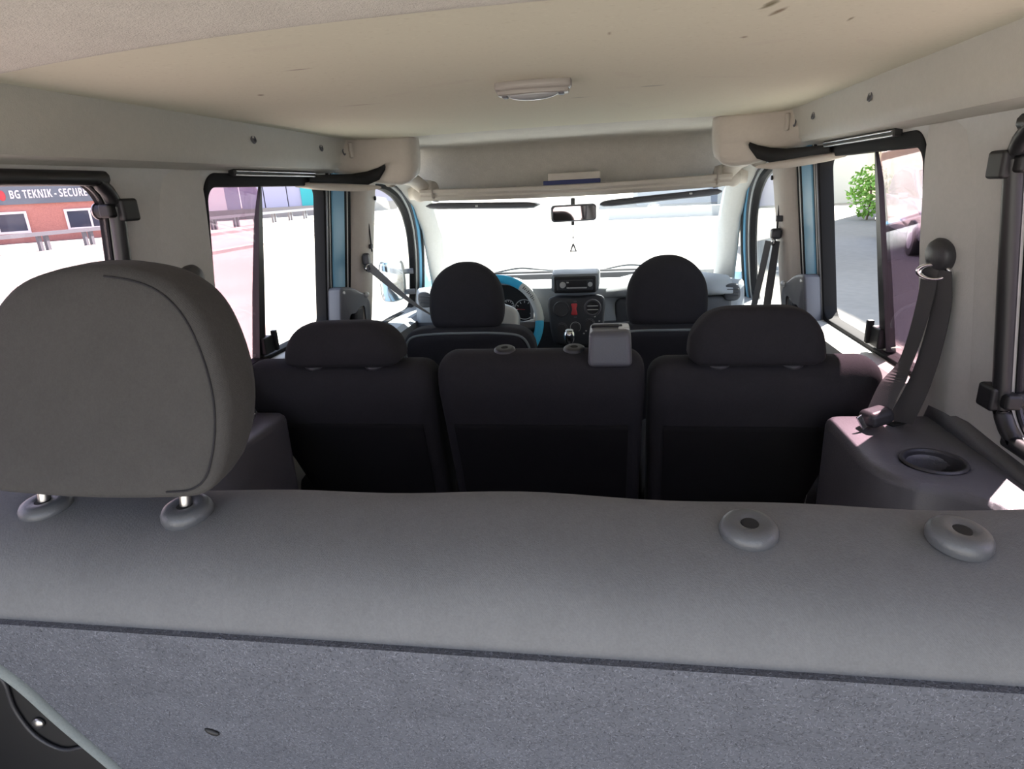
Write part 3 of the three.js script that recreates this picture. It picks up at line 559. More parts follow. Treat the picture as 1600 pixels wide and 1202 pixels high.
const lowHead = (s, x, w, h, y, z) => {
  const lp = smoothLoop([[0.036, -0.004], [0.05, 0.02], [0.046, 0.055], [0.025, h - 0.008], [-0.01, h], [-0.045, h - 0.01], [-0.06, 0.055], [-0.055, 0.01], [-0.03, -0.006]], 60).map(([a, b]) => [z + a, y + b]);
  const g = cushion(lp, x - w / 2, x + w / 2, 0.034, 'x', 8, 16);
  bend(g, (v) => { const q = Math.abs(v.x - x) / (w / 2); v.y -= (h * 0.42) * Math.pow(q, 5) * Math.max(0, (v.y - y) / h); v.x = x + (v.x - x) * (1 - 0.10 * Math.max(0, (v.y - y) / h) ** 2); });
  const h1 = part(s, 'headrest', g, M.seat, 'low wide fabric headrest');
  for (const k of [-1, 1]) { part(s, 'headrest_guide', lathe([[0.0, 0.007], [0.02, 0.0065], [0.026, 0.001], [0.024, -0.006]], x + k * 0.077, y - 0.004, z + 0.012, 0.25), M.dark); part(s, 'post', cyl(0.006, 0.006, 0.05, x + k * 0.077, y - 0.005, z - 0.01), M.steel); }
  return h1;
};
{
  const [s, cx] = secondRow(-0.752, -0.252, 0, 'second-row seat behind the driver with a low headrest', -1);
  lowHead(s, -0.476, 0.295, 0.10, 1.163, -1.368);
}
{
  const [s] = secondRow(-0.245, 0.240, 0.02, 'middle second-row seat without headrest, with a belt housing on top', 0);
  for (const x of [-0.084, 0.080]) { const c = part(s, 'headrest_guide', lathe([[0.0085, 0.010], [0.02, 0.0105], [0.0245, 0.007], [0.026, 0.001], [0.025, -0.006]], x, 1.180, -1.383, 0.1), M.dark, 'black guide bush'); part(c, 'guide_hole', cyl(0.009, 0.009, 0.012, x, 1.183, -1.383, 0.1), M.hole); }
  const h = part(s, 'belt_housing', bend(rbox(0.098, 0.078, 0.10, 0.012, 0.162, 1.196, -1.365, 0.0), (v) => { v.x = 0.162 + (v.x - 0.162) * (1 - 0.9 * (v.y - 1.157) * 0.9); v.z -= (v.y - 1.157) * 0.25; }), M.darkGrey, 'dark grey belt outlet housing');
  part(h, 'belt_slot', rbox(0.07, 0.006, 0.02, 0.002, 0.155, 1.235, -1.39), M.hole);
  part(h, 'belt_lip', rbox(0.024, 0.008, 0.05, 0.003, 0.193, 1.233, -1.385), M.silver);
}
{
  const [s] = secondRow(0.248, 0.742, 0, 'second-row seat behind the front passenger with a low headrest', 1);
  lowHead(s, 0.477, 0.285, 0.118, 1.160, -1.368);
}

// ---- front seats
function frontSeat(x, label) {
  const s = thing('front_seat', label, 'seat', [x, 0.55, -2.3], 'front seats');
  const lp = smoothLoop([[-0.20, 0.55], [-0.235, 0.75], [-0.255, 0.92], [-0.25, 1.0], [-0.21, 1.045], [-0.12, 1.058], [0, 1.06], [0.12, 1.058], [0.21, 1.045], [0.25, 1.0], [0.255, 0.92], [0.235, 0.75], [0.20, 0.55]], 90).map(([a, y]) => [x + a, y]);
  const g = cushion(lp, -2.30, -2.15, 0.05, 'z', 8, 6);
  bend(g, (v) => { v.z += (v.y - 1.05) * 0.25; });
  part(s, 'backrest', g, M.seat);
  part(s, 'sunlit_edge_piping', tube(inset(lp, 0.018).filter(([, y]) => y > 0.62).map(([a, y]) => [a, y, -2.163 + (y - 1.05) * 0.25]), 0.005, false, 100, 6), M.seatPipe);  // piping along the shoulders, with the sunlit edge put into its pale colour
  const hl = smoothLoop([[-0.118, 0.0], [-0.138, 0.03], [-0.142, 0.09], [-0.132, 0.15], [-0.10, 0.20], [-0.05, 0.232], [0, 0.24], [0.05, 0.232], [0.10, 0.20], [0.132, 0.15], [0.142, 0.09], [0.138, 0.03], [0.118, 0.0], [0.06, -0.008], [0, -0.01], [-0.06, -0.008]], 84).map(([a, y]) => [x + a, 1.053 + y]);
  part(s, 'headrest', bend(cushion(hl, -2.29, -2.175, 0.045, 'z', 8, 5), (v) => { v.z -= (v.y - 1.05) * 0.1; }), M.seat, 'tall rounded fabric headrest');
  for (const k of [-1, 1]) part(s, 'post', cyl(0.006, 0.006, 0.07, x + k * 0.07, 1.05, -2.225), M.steel);
  part(s, 'seat_cushion', cushion(smoothLoop([[-2.25, 0.55], [-2.28, 0.74], [-2.4, 0.76], [-2.68, 0.79], [-2.75, 0.75], [-2.72, 0.6], [-2.5, 0.54]], 60), x - 0.25, x + 0.25, 0.06), M.seat);
  return s;
}
frontSeat(-0.368, 'driver seat seen from behind, facing the steering wheel');
frontSeat(0.366, 'front passenger seat seen from behind, beside the gear lever');

// ================================================================ SIDE CONSOLES AND BELTS
for (const s of [1, -1]) {
  const c = thing('side_console', `dark grey side shelf with round cup holder below the rear quarter window, ${s > 0 ? 'passenger' : 'driver'} side`, 'side console', [s * 0.72, 0.5, -1.0]);
  const sh = new THREE.Shape();
  sh.moveTo(0.835, 1.30); sh.lineTo(0.64, 1.30); sh.quadraticCurveTo(0.605, 1.295, 0.603, 1.25); sh.lineTo(0.602, 1.09); sh.quadraticCurveTo(0.605, 1.0, 0.66, 0.978); sh.quadraticCurveTo(0.722, 0.96, 0.735, 0.90); sh.lineTo(0.74, 0.3); sh.lineTo(0.835, 0.3); sh.closePath();
  const hole = new THREE.Path(); hole.absellipse(0.718, 1.066, 0.044, 0.040, 0, Math.PI * 2); sh.holes.push(hole);
  const lay = (g, y) => g.rotateX(-Math.PI / 2).translate(0, y, 0);
  part(c, 'shelf', side(s, lay(extr(sh, 0.50, 0.016, 20), 0.558)), M.console);
  part(c, 'cup_holder', side(s, lathe([[0.0, -0.07], [0.036, -0.07], [0.040, -0.06], [0.044, -0.002], [0.046, 0.003], [0.050, 0.004], [0.052, 0.0]], 0.718, 1.058, -1.066)), M.dark);
  // wall-side rise of the shelf
  part(c, 'wall_rim', side(s, skin([[0.25, 0], [0.9, 0], [1.0, 0.006], [1.1, 0.012], [1.2, 0.02], [1.25, 0.026], [1.30, 0.028]].map(([a, h]) => [[0.806, 1.054], [0.812, 1.060 + h * 0.6], [0.82, 1.066 + h], [0.84, 1.068 + h], [0.84, 1.03]].map(([x, y]) => V3(x, y, -a))))), M.console);
  part(c, 'belt_slot', side(s, rbox(0.05, 0.004, 0.016, 0.001, 0.735, 1.059, -1.245, 0, 0.5)), M.hole);

  const b = thing('seat_belt', s > 0 ? 'black rear seat belt hanging from the pillar on the passenger side' : 'black rear seat belt on the driver-side pillar behind the big headrest', 'seat belt', [s * 0.74, 1.04, -1.25], 'rear seat belts');
  part(b, 'anchor_cover', side(s, [skin([[0.0, 0.012], [0.004, 0.026], [0.012, 0.031], [0.026, 0.033], [0.034, 0.028], [0.04, 0.015]].map(([d, r]) => smoothLoop([[-1, 0.1], [-0.7, 0.8], [0, 1.05], [0.8, 0.7], [1, 0], [0.7, -0.7], [0, -0.8], [-0.7, -0.6]], 30).map(([a, q]) => V3(SX(1.38) - d, 1.388 + q * r * 0.95, -1.258 + a * r * 1.15))))]), M.dark);
  part(b, 'guide_loop', side(s, [new THREE.TorusGeometry(0.022, 0.006, 10, 28).scale(1.15, 0.6, 1).rotateY(Math.PI / 2 + 0.75).translate(SX(1.36) - 0.034, 1.360, -1.25)]), M.chrome);
  part(b, 'retractor_strap', side(s, ribbon([[[SX(1.36) - 0.028, 1.365, -1.235], [0.25, 0, 1]], [[SX(1.3) - 0.026, 1.30, -1.238], [0.3, 0, 1]], [[0.765, 1.16, -1.245], [0.5, 0, 1]], [[0.738, 1.061, -1.245], [0.8, 0, 0.6]]], 0.044)), M.belt);
  part(b, 'lap_strap', side(s, ribbon([[[SX(1.36) - 0.036, 1.37, -1.262], [0.25, 0, 1]], [[SX(1.3) - 0.04, 1.31, -1.27], [0.2, 0.05, 1]], [[0.745, 1.18, -1.275], [0.1, 0.1, 1]], [[0.715, 1.13, -1.258], [1, 0.1, 0.5]], [[0.690, 1.085, -1.235], [1, 0, 0.15]]], 0.042)), M.belt);
  const bk = part(b, 'buckle', side(s, rbox(0.052, 0.032, 0.045, 0.012, 0.682, 1.082, -1.222, 0, 0.3, 0.2)), M.dark);
  part(bk, 'tongue', side(s, rbox(0.012, 0.03, 0.004, 0.001, 0.650, 1.076, -1.205, 0, 0.4, 0.5)), M.chrome);
}
{
  const b = thing('seat_belt', 'grey driver belt slanting from the door post to the driver seat', 'seat belt', [-0.7, 1.0, -2.25], 'front seat belts');
  const a = part(b, 'anchor', [rbox(0.026, 0.045, 0.036, 0.011, -0.742, 1.318, -2.232), rbox(0.02, 0.02, 0.045, 0.006, -0.738, 1.288, -2.23)], M.darkGrey);
  part(a, 'guide_loop', new THREE.TorusGeometry(0.017, 0.004, 8, 24).scale(1.2, 0.8, 1).rotateY(1.3).translate(-0.732, 1.286, -2.226), M.chrome);
  part(b, 'strap', ribbon([[[-0.732, 1.292, -2.225], [0.6, 0.6, 0.4]], [[-0.68, 1.235, -2.24], [0.6, 0.6, 0.6]], [[-0.60, 1.145, -2.28], [0.5, 0.5, 0.9]], [[-0.52, 1.055, -2.36], [0.3, 0.3, 1]], [[-0.42, 0.95, -2.42], [0.3, 0.3, 1]]], 0.042), M.beltGrey);
}
{
  const b = thing('seat_belt', 'dark passenger belt hanging down from the front door post', 'seat belt', [0.71, 0.9, -2.25], 'front seat belts');
  const a = part(b, 'anchor', [rbox(0.034, 0.036, 0.036, 0.010, 0.728, 1.352, -2.262), rbox(0.022, 0.02, 0.02, 0.004, 0.735, 1.402, -2.262)], M.dark);
  part(a, 'guide_loop', new THREE.TorusGeometry(0.018, 0.004, 8, 24).scale(1, 0.8, 1).rotateY(1.1).translate(0.722, 1.328, -2.262), M.chrome);
  part(b, 'strap', ribbon([[[0.708, 1.328, -2.272], [0.2, 0, 1]], [[0.694, 1.22, -2.275], [0.2, 0, 1]], [[0.674, 1.08, -2.278], [0.2, 0, 1]], [[0.66, 0.92, -2.28], [0.2, 0, 1]]], 0.046), M.belt);
  part(b, 'retractor_strap', ribbon([[[0.732, 1.328, -2.262], [0.2, 0, 1]], [[0.725, 1.22, -2.262], [0.3, 0, 1]], [[0.716, 1.08, -2.262], [0.3, 0, 1]], [[0.71, 0.92, -2.262], [0.3, 0, 1]]], 0.046), M.belt);
}

// ================================================================ DASHBOARD AND CONTROLS
{
  const d = thing('dashboard', 'grey dashboard under the windscreen with dark centre console', 'dashboard', [0, 0.6, -3.0]);
  const xs = []; for (let i = 0; i <= 48; i++) xs.push(-0.76 + 1.52 * i / 48);
  const bump = (x, c, w) => Math.exp(-(((x - c) / w) ** 2));
  const rings = xs.map((x) => {
    const hood = 0.022 * bump(x, -0.33, 0.13), mid = 0.012 * bump(x, 0.0, 0.14), fz = -2.86 + 0.05 * bump(x, 0.02, 0.16) + 0.03 * bump(x, -0.33, 0.16), pz = 0.02 * bump(x, 0.42, 0.25);
    return [[-3.45, 1.045], [-3.2, 1.065 + mid], [-3.0, 1.085 + mid + hood], [fz - 0.05, 1.10 + mid + hood], [fz - 0.01, 1.095 + mid + hood + pz * 0.4], [fz + 0.004 + pz, 1.08 + mid + hood], [fz + 0.02 + pz, 1.03], [fz + 0.045 + pz, 0.95], [fz + 0.05 + pz, 0.85], [fz + 0.02, 0.72], [fz - 0.1, 0.62], [-3.45, 0.6]].map(([z, y]) => V3(x, y, z));
  });
  part(d, 'body', skin(rings), M.dash);
  part(d, 'lower_panel', toCreasedNormals(skin(rings.map((r) => [...r.slice(6, 11).map((p) => V3(p.x * 0.995, p.y - 0.02, p.z + 0.005)), ...r.slice(6, 11).reverse().map((p) => V3(p.x * 0.995, p.y - 0.02, p.z - 0.02))])).toNonIndexed(), 0.7), M.dashDark);
  // darker lower face on the passenger side
  part(d, 'glovebox', extr(rr(new THREE.Shape(), 0.19, 0.80, 0.70, 1.045, 0.03), 0.06, 0.012).rotateX(-0.12).translate(0, -0.0, -2.735), M.dashDark);
  part(d, 'passenger_crest', skin([[0.15, 0.02], [0.2, 0.045], [0.28, 0.062], [0.4, 0.07], [0.6, 0.06], [0.7, 0.045]].map(([x, h]) => smoothLoop([[-2.80, 1.05], [-2.79, 1.06 + h * 0.5], [-2.84, 1.065 + h], [-2.95, 1.07 + h], [-3.1, 1.07], [-3.0, 1.03]], 30).map(([z, y]) => V3(x, y, z)))), M.dash);
  // centre stack
  const cs = part(d, 'centre_console', extr(poly(smoothLoop([[-0.10, 1.065], [-0.104, 0.97], [-0.09, 0.88], [-0.07, 0.855], [0.02, 0.845], [0.11, 0.855], [0.134, 0.88], [0.142, 0.97], [0.136, 1.065], [0.02, 1.07]], 60)), 0.09, 0.012).rotateX(-0.14).translate(0, 0, -2.665), M.dashDark);
  const P = (x, y) => [x, y * 1 , -2.584 - (y - 0.85) * 0.145];
  const F = (g, x, y, dz = 0) => { const p = P(x, y); return g.rotateX(-0.14).translate(p[0], p[1] - 0.004, p[2] + dz); };
  const ring = (r, t) => new THREE.TorusGeometry(r, t, 10, 36);
  const disc = (r, h) => new THREE.CylinderGeometry(r, r, h, 32).rotateX(Math.PI / 2);
  const sc = 0.945;                                         // the console stands nearer than the plane it was measured on
  const at = (x) => 0.157 + (x - 0.157) * sc;
  const zoneY = (y) => 1.55 + (y - 1.55) * sc;
  const va = part(cs, 'air_vent', [F(ring(0.031, 0.004), at(-0.052), zoneY(1.012), 0.004), F(disc(0.029, 0.008), at(-0.052), zoneY(1.012), 0.003)], M.dashDark, 'round vent, shut');
  const vb = part(cs, 'air_vent', F(ring(0.032, 0.005), at(0.090), zoneY(1.016), 0.006), M.darkGrey, 'round vent, open');
  part(vb, 'vent_back', F(disc(0.029, 0.004), at(0.09), zoneY(1.016), 0.001), M.black);
  for (const o of [-0.009, 0.007]) part(vb, 'vent_slat', F(rbox(0.046, 0.004, 0.014, 0.0015, 0, o, 0.006), at(0.09), zoneY(1.016)), M.silver);
  part(cs, 'hazard_button', F(extr(poly(smoothLoop([[-0.013, 0.022], [-0.009, 0], [-0.013, -0.022], [0, -0.025], [0.013, -0.022], [0.009, 0], [0.013, 0.022], [0, 0.025]], 40)), 0.008, 0.002), at(0.007), zoneY(1.01), 0.0), M.red, 'red hazard switch');
  for (const o of [-0.036, 0.034]) part(cs, 'button', F(rbox(0.012, 0.006, 0.005, 0.001, 0.004, 0, 0.002), at(0.007), zoneY(1.01 + o)), M.darkGrey);
  for (const [x, y, r] of [[-0.05, 0.925, 0.024], [0.012, 0.930, 0.022], [0.075, 0.945, 0.022]]) {
    const k = part(cs, 'climate_knob', F(disc(r * 0.8, 0.02), at(x), zoneY(y), 0.006), M.dark);
    part(k, 'knob_scale', F(new THREE.TorusGeometry(r, 0.0014, 6, 40, x > 0 && x < 0.05 ? 5.2 : 3.2).rotateZ(-0.9), at(x), zoneY(y), 0.003), x > 0 && x < 0.05 ? M.silver : M.darkGrey);
  }
  for (const [x, y] of [[0.10, 0.975], [0.12, 0.955], [0.06, 0.912], [0.05, 0.9]]) part(cs, 'icon_light', F(rbox(0.007, 0.005, 0.002, 0.0006, 0, 0, 0.001), at(x), zoneY(y)), M.silver);
  // radio with its light surround
  const rs = part(d, 'radio_surround', skin([[0, 0], [1, 0]].map(([t]) => rrPts(-0.108 + 0.006 * t, 1.07, 0.122 - 0.006 * t, 1.158 - 0.006 * t, 0.016).map(([x, y]) => V3(at(x) , zoneY(y), -2.84 + 0.14 * t)))), M.dash);
  part(d, 'radio', rbox(0.185, 0.072, 0.03, 0.008, at(0.007), zoneY(1.104), -2.70), M.black);
  const rd = d.children[d.children.length - 1];
  part(rd, 'radio_face', rbox(0.158, 0.046, 0.006, 0.004, at(0.007), zoneY(1.104), -2.684), M.dashDark);
  part(rd, 'volume_knob', cyl(0.0125, 0.0135, 0.014, at(-0.048), zoneY(1.106), -2.677, Math.PI / 2), M.silver);
  part(rd, 'display', rbox(0.085, 0.026, 0.003, 0.001, at(0.018), zoneY(1.111), -2.680), M.black);
  part(rd, 'display_bar', rbox(0.085, 0.005, 0.003, 0.001, at(0.018), zoneY(1.091), -2.680), M.silver);
  part(rd, 'control_pad', cyl(0.010, 0.010, 0.006, at(0.078), zoneY(1.106), -2.680, Math.PI / 2), M.silver);
  for (const o of [0.012, -0.012]) part(rd, 'button', rbox(0.010, 0.006, 0.004, 0.001, at(-0.025), zoneY(1.104) + o, -2.680), M.silver);
  // instrument cluster under its hood
  const hood = smoothLoop([[-0.475, 1.0], [-0.46, 1.09], [-0.40, 1.135], [-0.325, 1.145], [-0.25, 1.135], [-0.19, 1.09], [-0.175, 1.0], [-0.2, 0.94], [-0.33, 0.92], [-0.45, 0.94]], 60);
  const hs = poly(hood); hs.holes.push(poly(inset(hood, 0.012), THREE.Path));
  part(d, 'cluster_hood', extr(hs, 0.14, 0.003).translate(0, 0, -2.87), M.dash);
  const ic = part(d, 'instrument_cluster', extr(poly(inset(hood, 0.01)), 0.02).translate(0, 0, -2.81), M.black);
  for (const [x, y, r] of [[-0.225, 1.005, 0.046], [-0.30, 1.025, 0.026], [-0.365, 1.02, 0.026], [-0.43, 1.0, 0.04]]) {
    const gq = part(ic, 'gauge', [new THREE.TorusGeometry(r, 0.002, 8, 40).translate(x, y, -2.787)], M.silver);
    const tk = []; for (let i = 0; i < 9; i++) { const a = -0.6 + i * 0.54; tk.push(new THREE.BoxGeometry(0.003, r * 0.2, 0.002).translate(0, r * 0.78, 0).rotateZ(a - 1.6).translate(x, y, -2.788)); }
    part(gq, 'scale_marks', tk, M.white); part(gq, 'needle', new THREE.BoxGeometry(0.002, r * 0.8, 0.002).translate(0, r * 0.35, 0).rotateZ(1.5).translate(x, y, -2.786), M.red);
  }
  for (const k of [-1, 1]) { const v = part(d, 'side_vent', extr(poly(smoothLoop([[-0.03, -0.03], [-0.03, 0.03], [0.02, 0.035], [0.035, -0.01], [0.02, -0.035]], 30)), 0.03, 0.006).translate(k * 0.70, 1.06, -2.82), M.dashDark); for (const o of [-0.015, 0.0, 0.015]) part(v, 'vent_slat', rbox(0.05, 0.004, 0.01, 0.001, k * 0.70, 1.06 + o, -2.79), M.dark); }
}
{
  const w = thing('steering_wheel', 'steering wheel with a light blue cover and pale lettered band', 'steering wheel', [-0.325, 0.99, -2.6]);
  const put = (g) => g.rotateX(-0.42).translate(-0.325, 0.995, -2.55);
  const R = 0.195;
  part(w, 'rim', put(new THREE.TorusGeometry(R, 0.015, 16, 90)), M.dark);
  const seg = (a0, a1, r = 0.0185) => put(new THREE.TorusGeometry(R, r, 16, 40, a1 - a0).rotateZ(a0));
  part(w, 'cover', seg(0.95, 2.4), M.cyan, 'light blue cover'); part(w, 'cover', seg(-1.15, 0.02), M.cyan, 'light blue cover'); part(w, 'cover', seg(3.3, 4.6), M.cyan, 'light blue cover');
  const pb = part(w, 'cover_band', seg(0.02, 0.95, 0.0187), M.pale, 'pale band with lettering'); part(w, 'cover_band', seg(2.4, 3.3, 0.0187), M.pale, 'pale band');
  const font = await new FontLoader().loadAsync('fonts/droid/droid_sans_bold.typeface.json');
  M.font = { userData: {}, font };
  const marks = []; 
  for (let i = 0; i < 9; i++) { const a = 0.86 - i * 0.045; marks.push(new THREE.BoxGeometry(0.014 - 0.004 * (i % 3), 0.0035, 0.003).translate(R, 0, 0.0178).rotateZ(a)); }
  part(pb, 'band_marks', put(mergeGeometries(marks)), M.dark);
  part(w, 'spoke', [put(rbox(0.12, 0.035, 0.02, 0.008, 0.12, -0.01, -0.015)), put(rbox(0.12, 0.035, 0.02, 0.008, -0.12, -0.01, -0.015)), put(rbox(0.05, 0.12, 0.02, 0.008, 0, -0.12, -0.015))], M.darkGrey);
  const hub = part(w, 'airbag_cover', put(cushion(smoothLoop([[-0.11, 0.0], [-0.09, 0.06], [0, 0.085], [0.09, 0.06], [0.11, 0.0], [0.085, -0.07], [0, -0.085], [-0.085, -0.07]], 60), -0.03, 0.035, 0.02, 'z')), M.silver);
  part(hub, 'emblem', put(new THREE.TorusGeometry(0.02, 0.004, 8, 32).translate(0, 0.012, 0.036)), M.chrome);
  part(hub, 'emblem_disc', put(disc0(0.016).translate(0, 0.012, 0.036)), M.darkGrey);
  function disc0(r) { return new THREE.CylinderGeometry(r, r, 0.004, 24).rotateX(Math.PI / 2); }
  part(w, 'column', put(cyl(0.035, 0.045, 0.10, 0, 0, -0.07, Math.PI / 2)), M.dark);
  part(w, 'stalk', put(tube([[0.05, 0.0, -0.06], [0.13, 0.01, -0.05], [0.21, 0.03, -0.05]], 0.008)), M.silver);
}
{
  const g = thing('gear_lever', 'silver-topped gear lever in front of the centre console', 'gear lever', [0.004, 0.75, -2.42]);
  part(g, 'gaiter', lathe([[0.06, 0.70], [0.055, 0.76], [0.04, 0.81], [0.022, 0.86], [0.014, 0.89]], 0.004, 0, -2.42), M.dark);
  part(g, 'shaft', cyl(0.009, 0.011, 0.12, 0.004, 0.90, -2.42), M.chrome);
  const k = part(g, 'knob', lathe([[0.0, 0.985], [0.012, 0.984], [0.02, 0.976], [0.023, 0.962], [0.02, 0.944], [0.012, 0.93], [0.010, 0.915]], 0.004, 0.003, -2.42), M.chrome);
  part(k, 'knob_cap', lathe([[0.0, 0.991], [0.010, 0.990], [0.016, 0.986]], 0.004, 0.002, -2.42), M.silver);
  part(g, 'tunnel', rbox(0.2, 0.24, 0.42, 0.03, 0.004, 0.62, -2.38), M.dark);
}
// exterior mirror on the driver side, on two arms
{
  const m = thing('wing_mirror', 'driver-side exterior mirror on two arms outside the front window', 'wing mirror', [-0.9, 1.0, -3.0]);
  const lp = smoothLoop([[-0.062, -0.09], [-0.068, 0.0], [-0.062, 0.085], [-0.03, 0.105], [0.035, 0.105], [0.06, 0.085], [0.064, 0.0], [0.056, -0.08], [0.02, -0.105], [-0.03, -0.108]], 60);
  const put = (g) => g.rotateY(0.28).translate(-0.925, 1.122, -3.0);
  part(m, 'housing', put(cushion(lp, -0.09, 0.0, 0.03, 'z')), M.dark);
  part(m, 'mirror_glass', put(extr(poly(inset(lp, 0.008)), 0.006, 0.001).translate(0, 0, -0.003)), M.mirror);
  for (const y of [1.165, 1.06]) part(m, 'arm', tube([[-0.90, y, -3.03], [-0.86, y, -3.05], [-0.83, y, -3.06]], 0.014, false, 20, 12), M.darkGrey);
}

// ================================================================ OUTSIDE
structure('ground', 'pale sunlit paved yard round the van', 'ground', new THREE.BoxGeometry(400, 0.2, 400).translate(0, -0.1, -60), M.ground);
const X = {
  brick: std(0.58, 0.27, 0.22, { roughness: 0.9, map: dataTex(256, (i, x, y) => { const row = Math.floor(y / 16), mortar = y % 16 < 2 || (x + (row % 2) * 24) % 48 < 2; return mortar ? 0.95 : 0.72 + 0.25 * nB[i]; }, 1.2) }),
  grey: std(0.32, 0.34, 0.37, { roughness: 0.8 }), sign: std(0.13, 0.17, 0.2, { roughness: 0.5 }), clad: std(0.30, 0.30, 0.42, { roughness: 0.6 }), winGlass: std(0.05, 0.06, 0.09, { roughness: 0.08 }), frameWhite: std(0.8, 0.8, 0.8),
  galv: std(0.13, 0.14, 0.155, { roughness: 0.5, metalness: 0.3 }), kerb: std(0.26, 0.24, 0.23, { roughness: 0.9 }), yellow: std(0.62, 0.58, 0.36, { roughness: 0.9, map: concreteMap }), carPaint: std(0.36, 0.38, 0.41, { roughness: 0.25, metalness: 0.4, clearcoat: 1 }),
  leaf: std(0.16, 0.32, 0.05, { roughness: 0.8 }), bark: std(0.12, 0.08, 0.05), teal: std(0.02, 0.3, 0.33), fresh: std(0.6, 0.05, 0.06), roof: std(0.12, 0.12, 0.13),
};
for (const m of Object.values(X)) m.userData ??= {};
function place(name, label, cat, x, z, turn, group) { const t = thing(name, label, cat, [x, 0, z], group); t.rotation.y = turn; t.userData.local = true; return t; }
const BOX = (x0, x1, y0, y1, z0, z1) => new THREE.BoxGeometry(x1 - x0, y1 - y0, z1 - z0).translate((x0 + x1) / 2, (y0 + y1) / 2, (z0 + z1) / 2);

// brick building with the lettered sign (its face looks at the van)
{
  const az = -44 * Math.PI / 180, b = place('brick_building', 'red brick building with a long grey sign board seen through the driver-side quarter window', 'building', 0.157 + 43 * Math.sin(az), -43 * Math.cos(az), -az);
  part(b, 'wall', BOX(-9, 4.6, 0, 5.2, -8, 0), X.brick);
  part(b, 'roof', BOX(-9.3, 4.9, 5.2, 5.5, -8.3, 0.3), X.roof);
  for (const [x0, x1] of [[-4.0, -1.55], [0.35, 2.45]]) {
    const w = part(b, 'window', [BOX(x0 - 0.12, x1 + 0.12, 1.5, 1.62, 0, 0.12), BOX(x0 - 0.12, x1 + 0.12, 0.5, 0.62, 0, 0.12), BOX(x0 - 0.12, x0, 0.6, 1.5, 0, 0.12), BOX(x1, x1 + 0.12, 0.6, 1.5, 0, 0.12), BOX((x0 + x1) / 2 - 0.05, (x0 + x1) / 2 + 0.05, 0.6, 1.5, 0, 0.1)], X.frameWhite);
    part(w, 'pane', BOX(x0, (x0 + x1) / 2 - 0.05, 0.62, 1.5, 0, 0.04), X.winGlass); part(w, 'pane', BOX((x0 + x1) / 2 + 0.05, x1, 0.62, 1.5, 0, 0.04), X.winGlass);
  }
  const s = part(b, 'sign_board', BOX(-6.0, 2.8, 1.98, 2.9, 0, 0.12), X.sign, 'grey sign board with white letters');
  const font = M.font.font;
  const tg = new TextGeometry('BG TEKNIK - SECURE 4U', { font, size: 0.42, depth: 0.05, curveSegments: 4 });
  tg.computeBoundingBox(); const tw = tg.boundingBox.max.x; tg.scale(4.0 / tw, 1, 1).translate(-1.95, 2.28, 0.11);
  part(s, 'lettering', tg, X.frameWhite, 'white letters BG TEKNIK - SECURE 4U');
  for (const x of [-2.25, 2.35]) { part(s, 'red_mark', new THREE.SphereGeometry(0.22, 16, 12).scale(0.7, 1.2, 0.2).translate(x, 2.45, 0.13), X.fresh); part(s, 'teal_mark', new THREE.SphereGeometry(0.2, 16, 12).scale(0.6, 1.1, 0.2).translate(x - 0.2, 2.55, 0.12), X.teal); }
}
// guard rail along the road
{
  const g = place('guard_rail', 'grey steel guard rail in front of the brick building', 'guard rail', -23, -27, 0);
  part(g, 'rail', BOX(-0.06, 0.06, 0.60, 0.76, -30, 12), X.galv);
  for (let z = -29; z < 12; z += 2.35) part(g, 'post', [BOX(-0.16, -0.02, 0, 0.7, z - 0.08, z + 0.08), BOX(-0.16, -0.02, 0, 0.7, z + 0.28, z + 0.42)], X.galv);
}
structure('trim', 'far kerb of the road beyond the driver side', 'kerb', BOX(-19.3, -18.9, 0, 0.14, -80, 10), X.kerb);
structure('trim', 'near kerb of the road beyond the driver side', 'kerb', BOX(-12.3, -12.0, 0, 0.1, -80, 10), X.kerb);
// metal-clad hall
{
  const az = -31.5 * Math.PI / 180, b = place('warehouse', 'lavender grey metal-clad warehouse beyond the road', 'building', 0.157 + 62 * Math.sin(az), -62 * Math.cos(az), -az);
  part(b, 'plinth', BOX(-12, 14, 0, 0.85, -10, 0.2), X.kerb);
  for (let i = 0; i < 13; i++) part(b, 'wall_panel', BOX(-12 + i * 2 + 0.04, -10 + i * 2 - 0.04, 0.85, 8, -10, i % 2 ? 0 : -0.06), X.clad);
  part(b, 'door', BOX(-3.2, -1.2, 0.85, 3.4, -0.1, 0.08), X.frameWhite); part(b, 'gate', BOX(5.2, 8.8, 0.85, 5, -0.1, 0.08), X.teal);
}
for (const [az, dist, h] of [[-21.5, 88, 7], [-16.5, 96, 6]]) {
  const a = az * Math.PI / 180, b = place('house', az < -20 ? 'pale house with dark hipped roof beside the warehouse' : 'pale low house far beyond the driver door window', 'building', 0.157 + dist * Math.sin(a), -dist * Math.cos(a), -a);
  part(b, 'wall', BOX(-4, 4, 0, h * 0.55, -6, 0), X.frameWhite);
  part(b, 'roof', new THREE.ConeGeometry(6.2, h * 0.5, 4).rotateY(Math.PI / 4).scale(1, 1, 0.8).translate(0, h * 0.8, -3), X.roof);
  for (const x of [-2.6, -0.6, 1.4]) { const w = part(b, 'window', BOX(x, x + 1.2, 1, 2.2, -0.05, 0.06), X.frameWhite); part(w, 'pane', BOX(x + 0.1, x + 1.1, 1.1, 2.1, 0, 0.08), X.winGlass); }
}
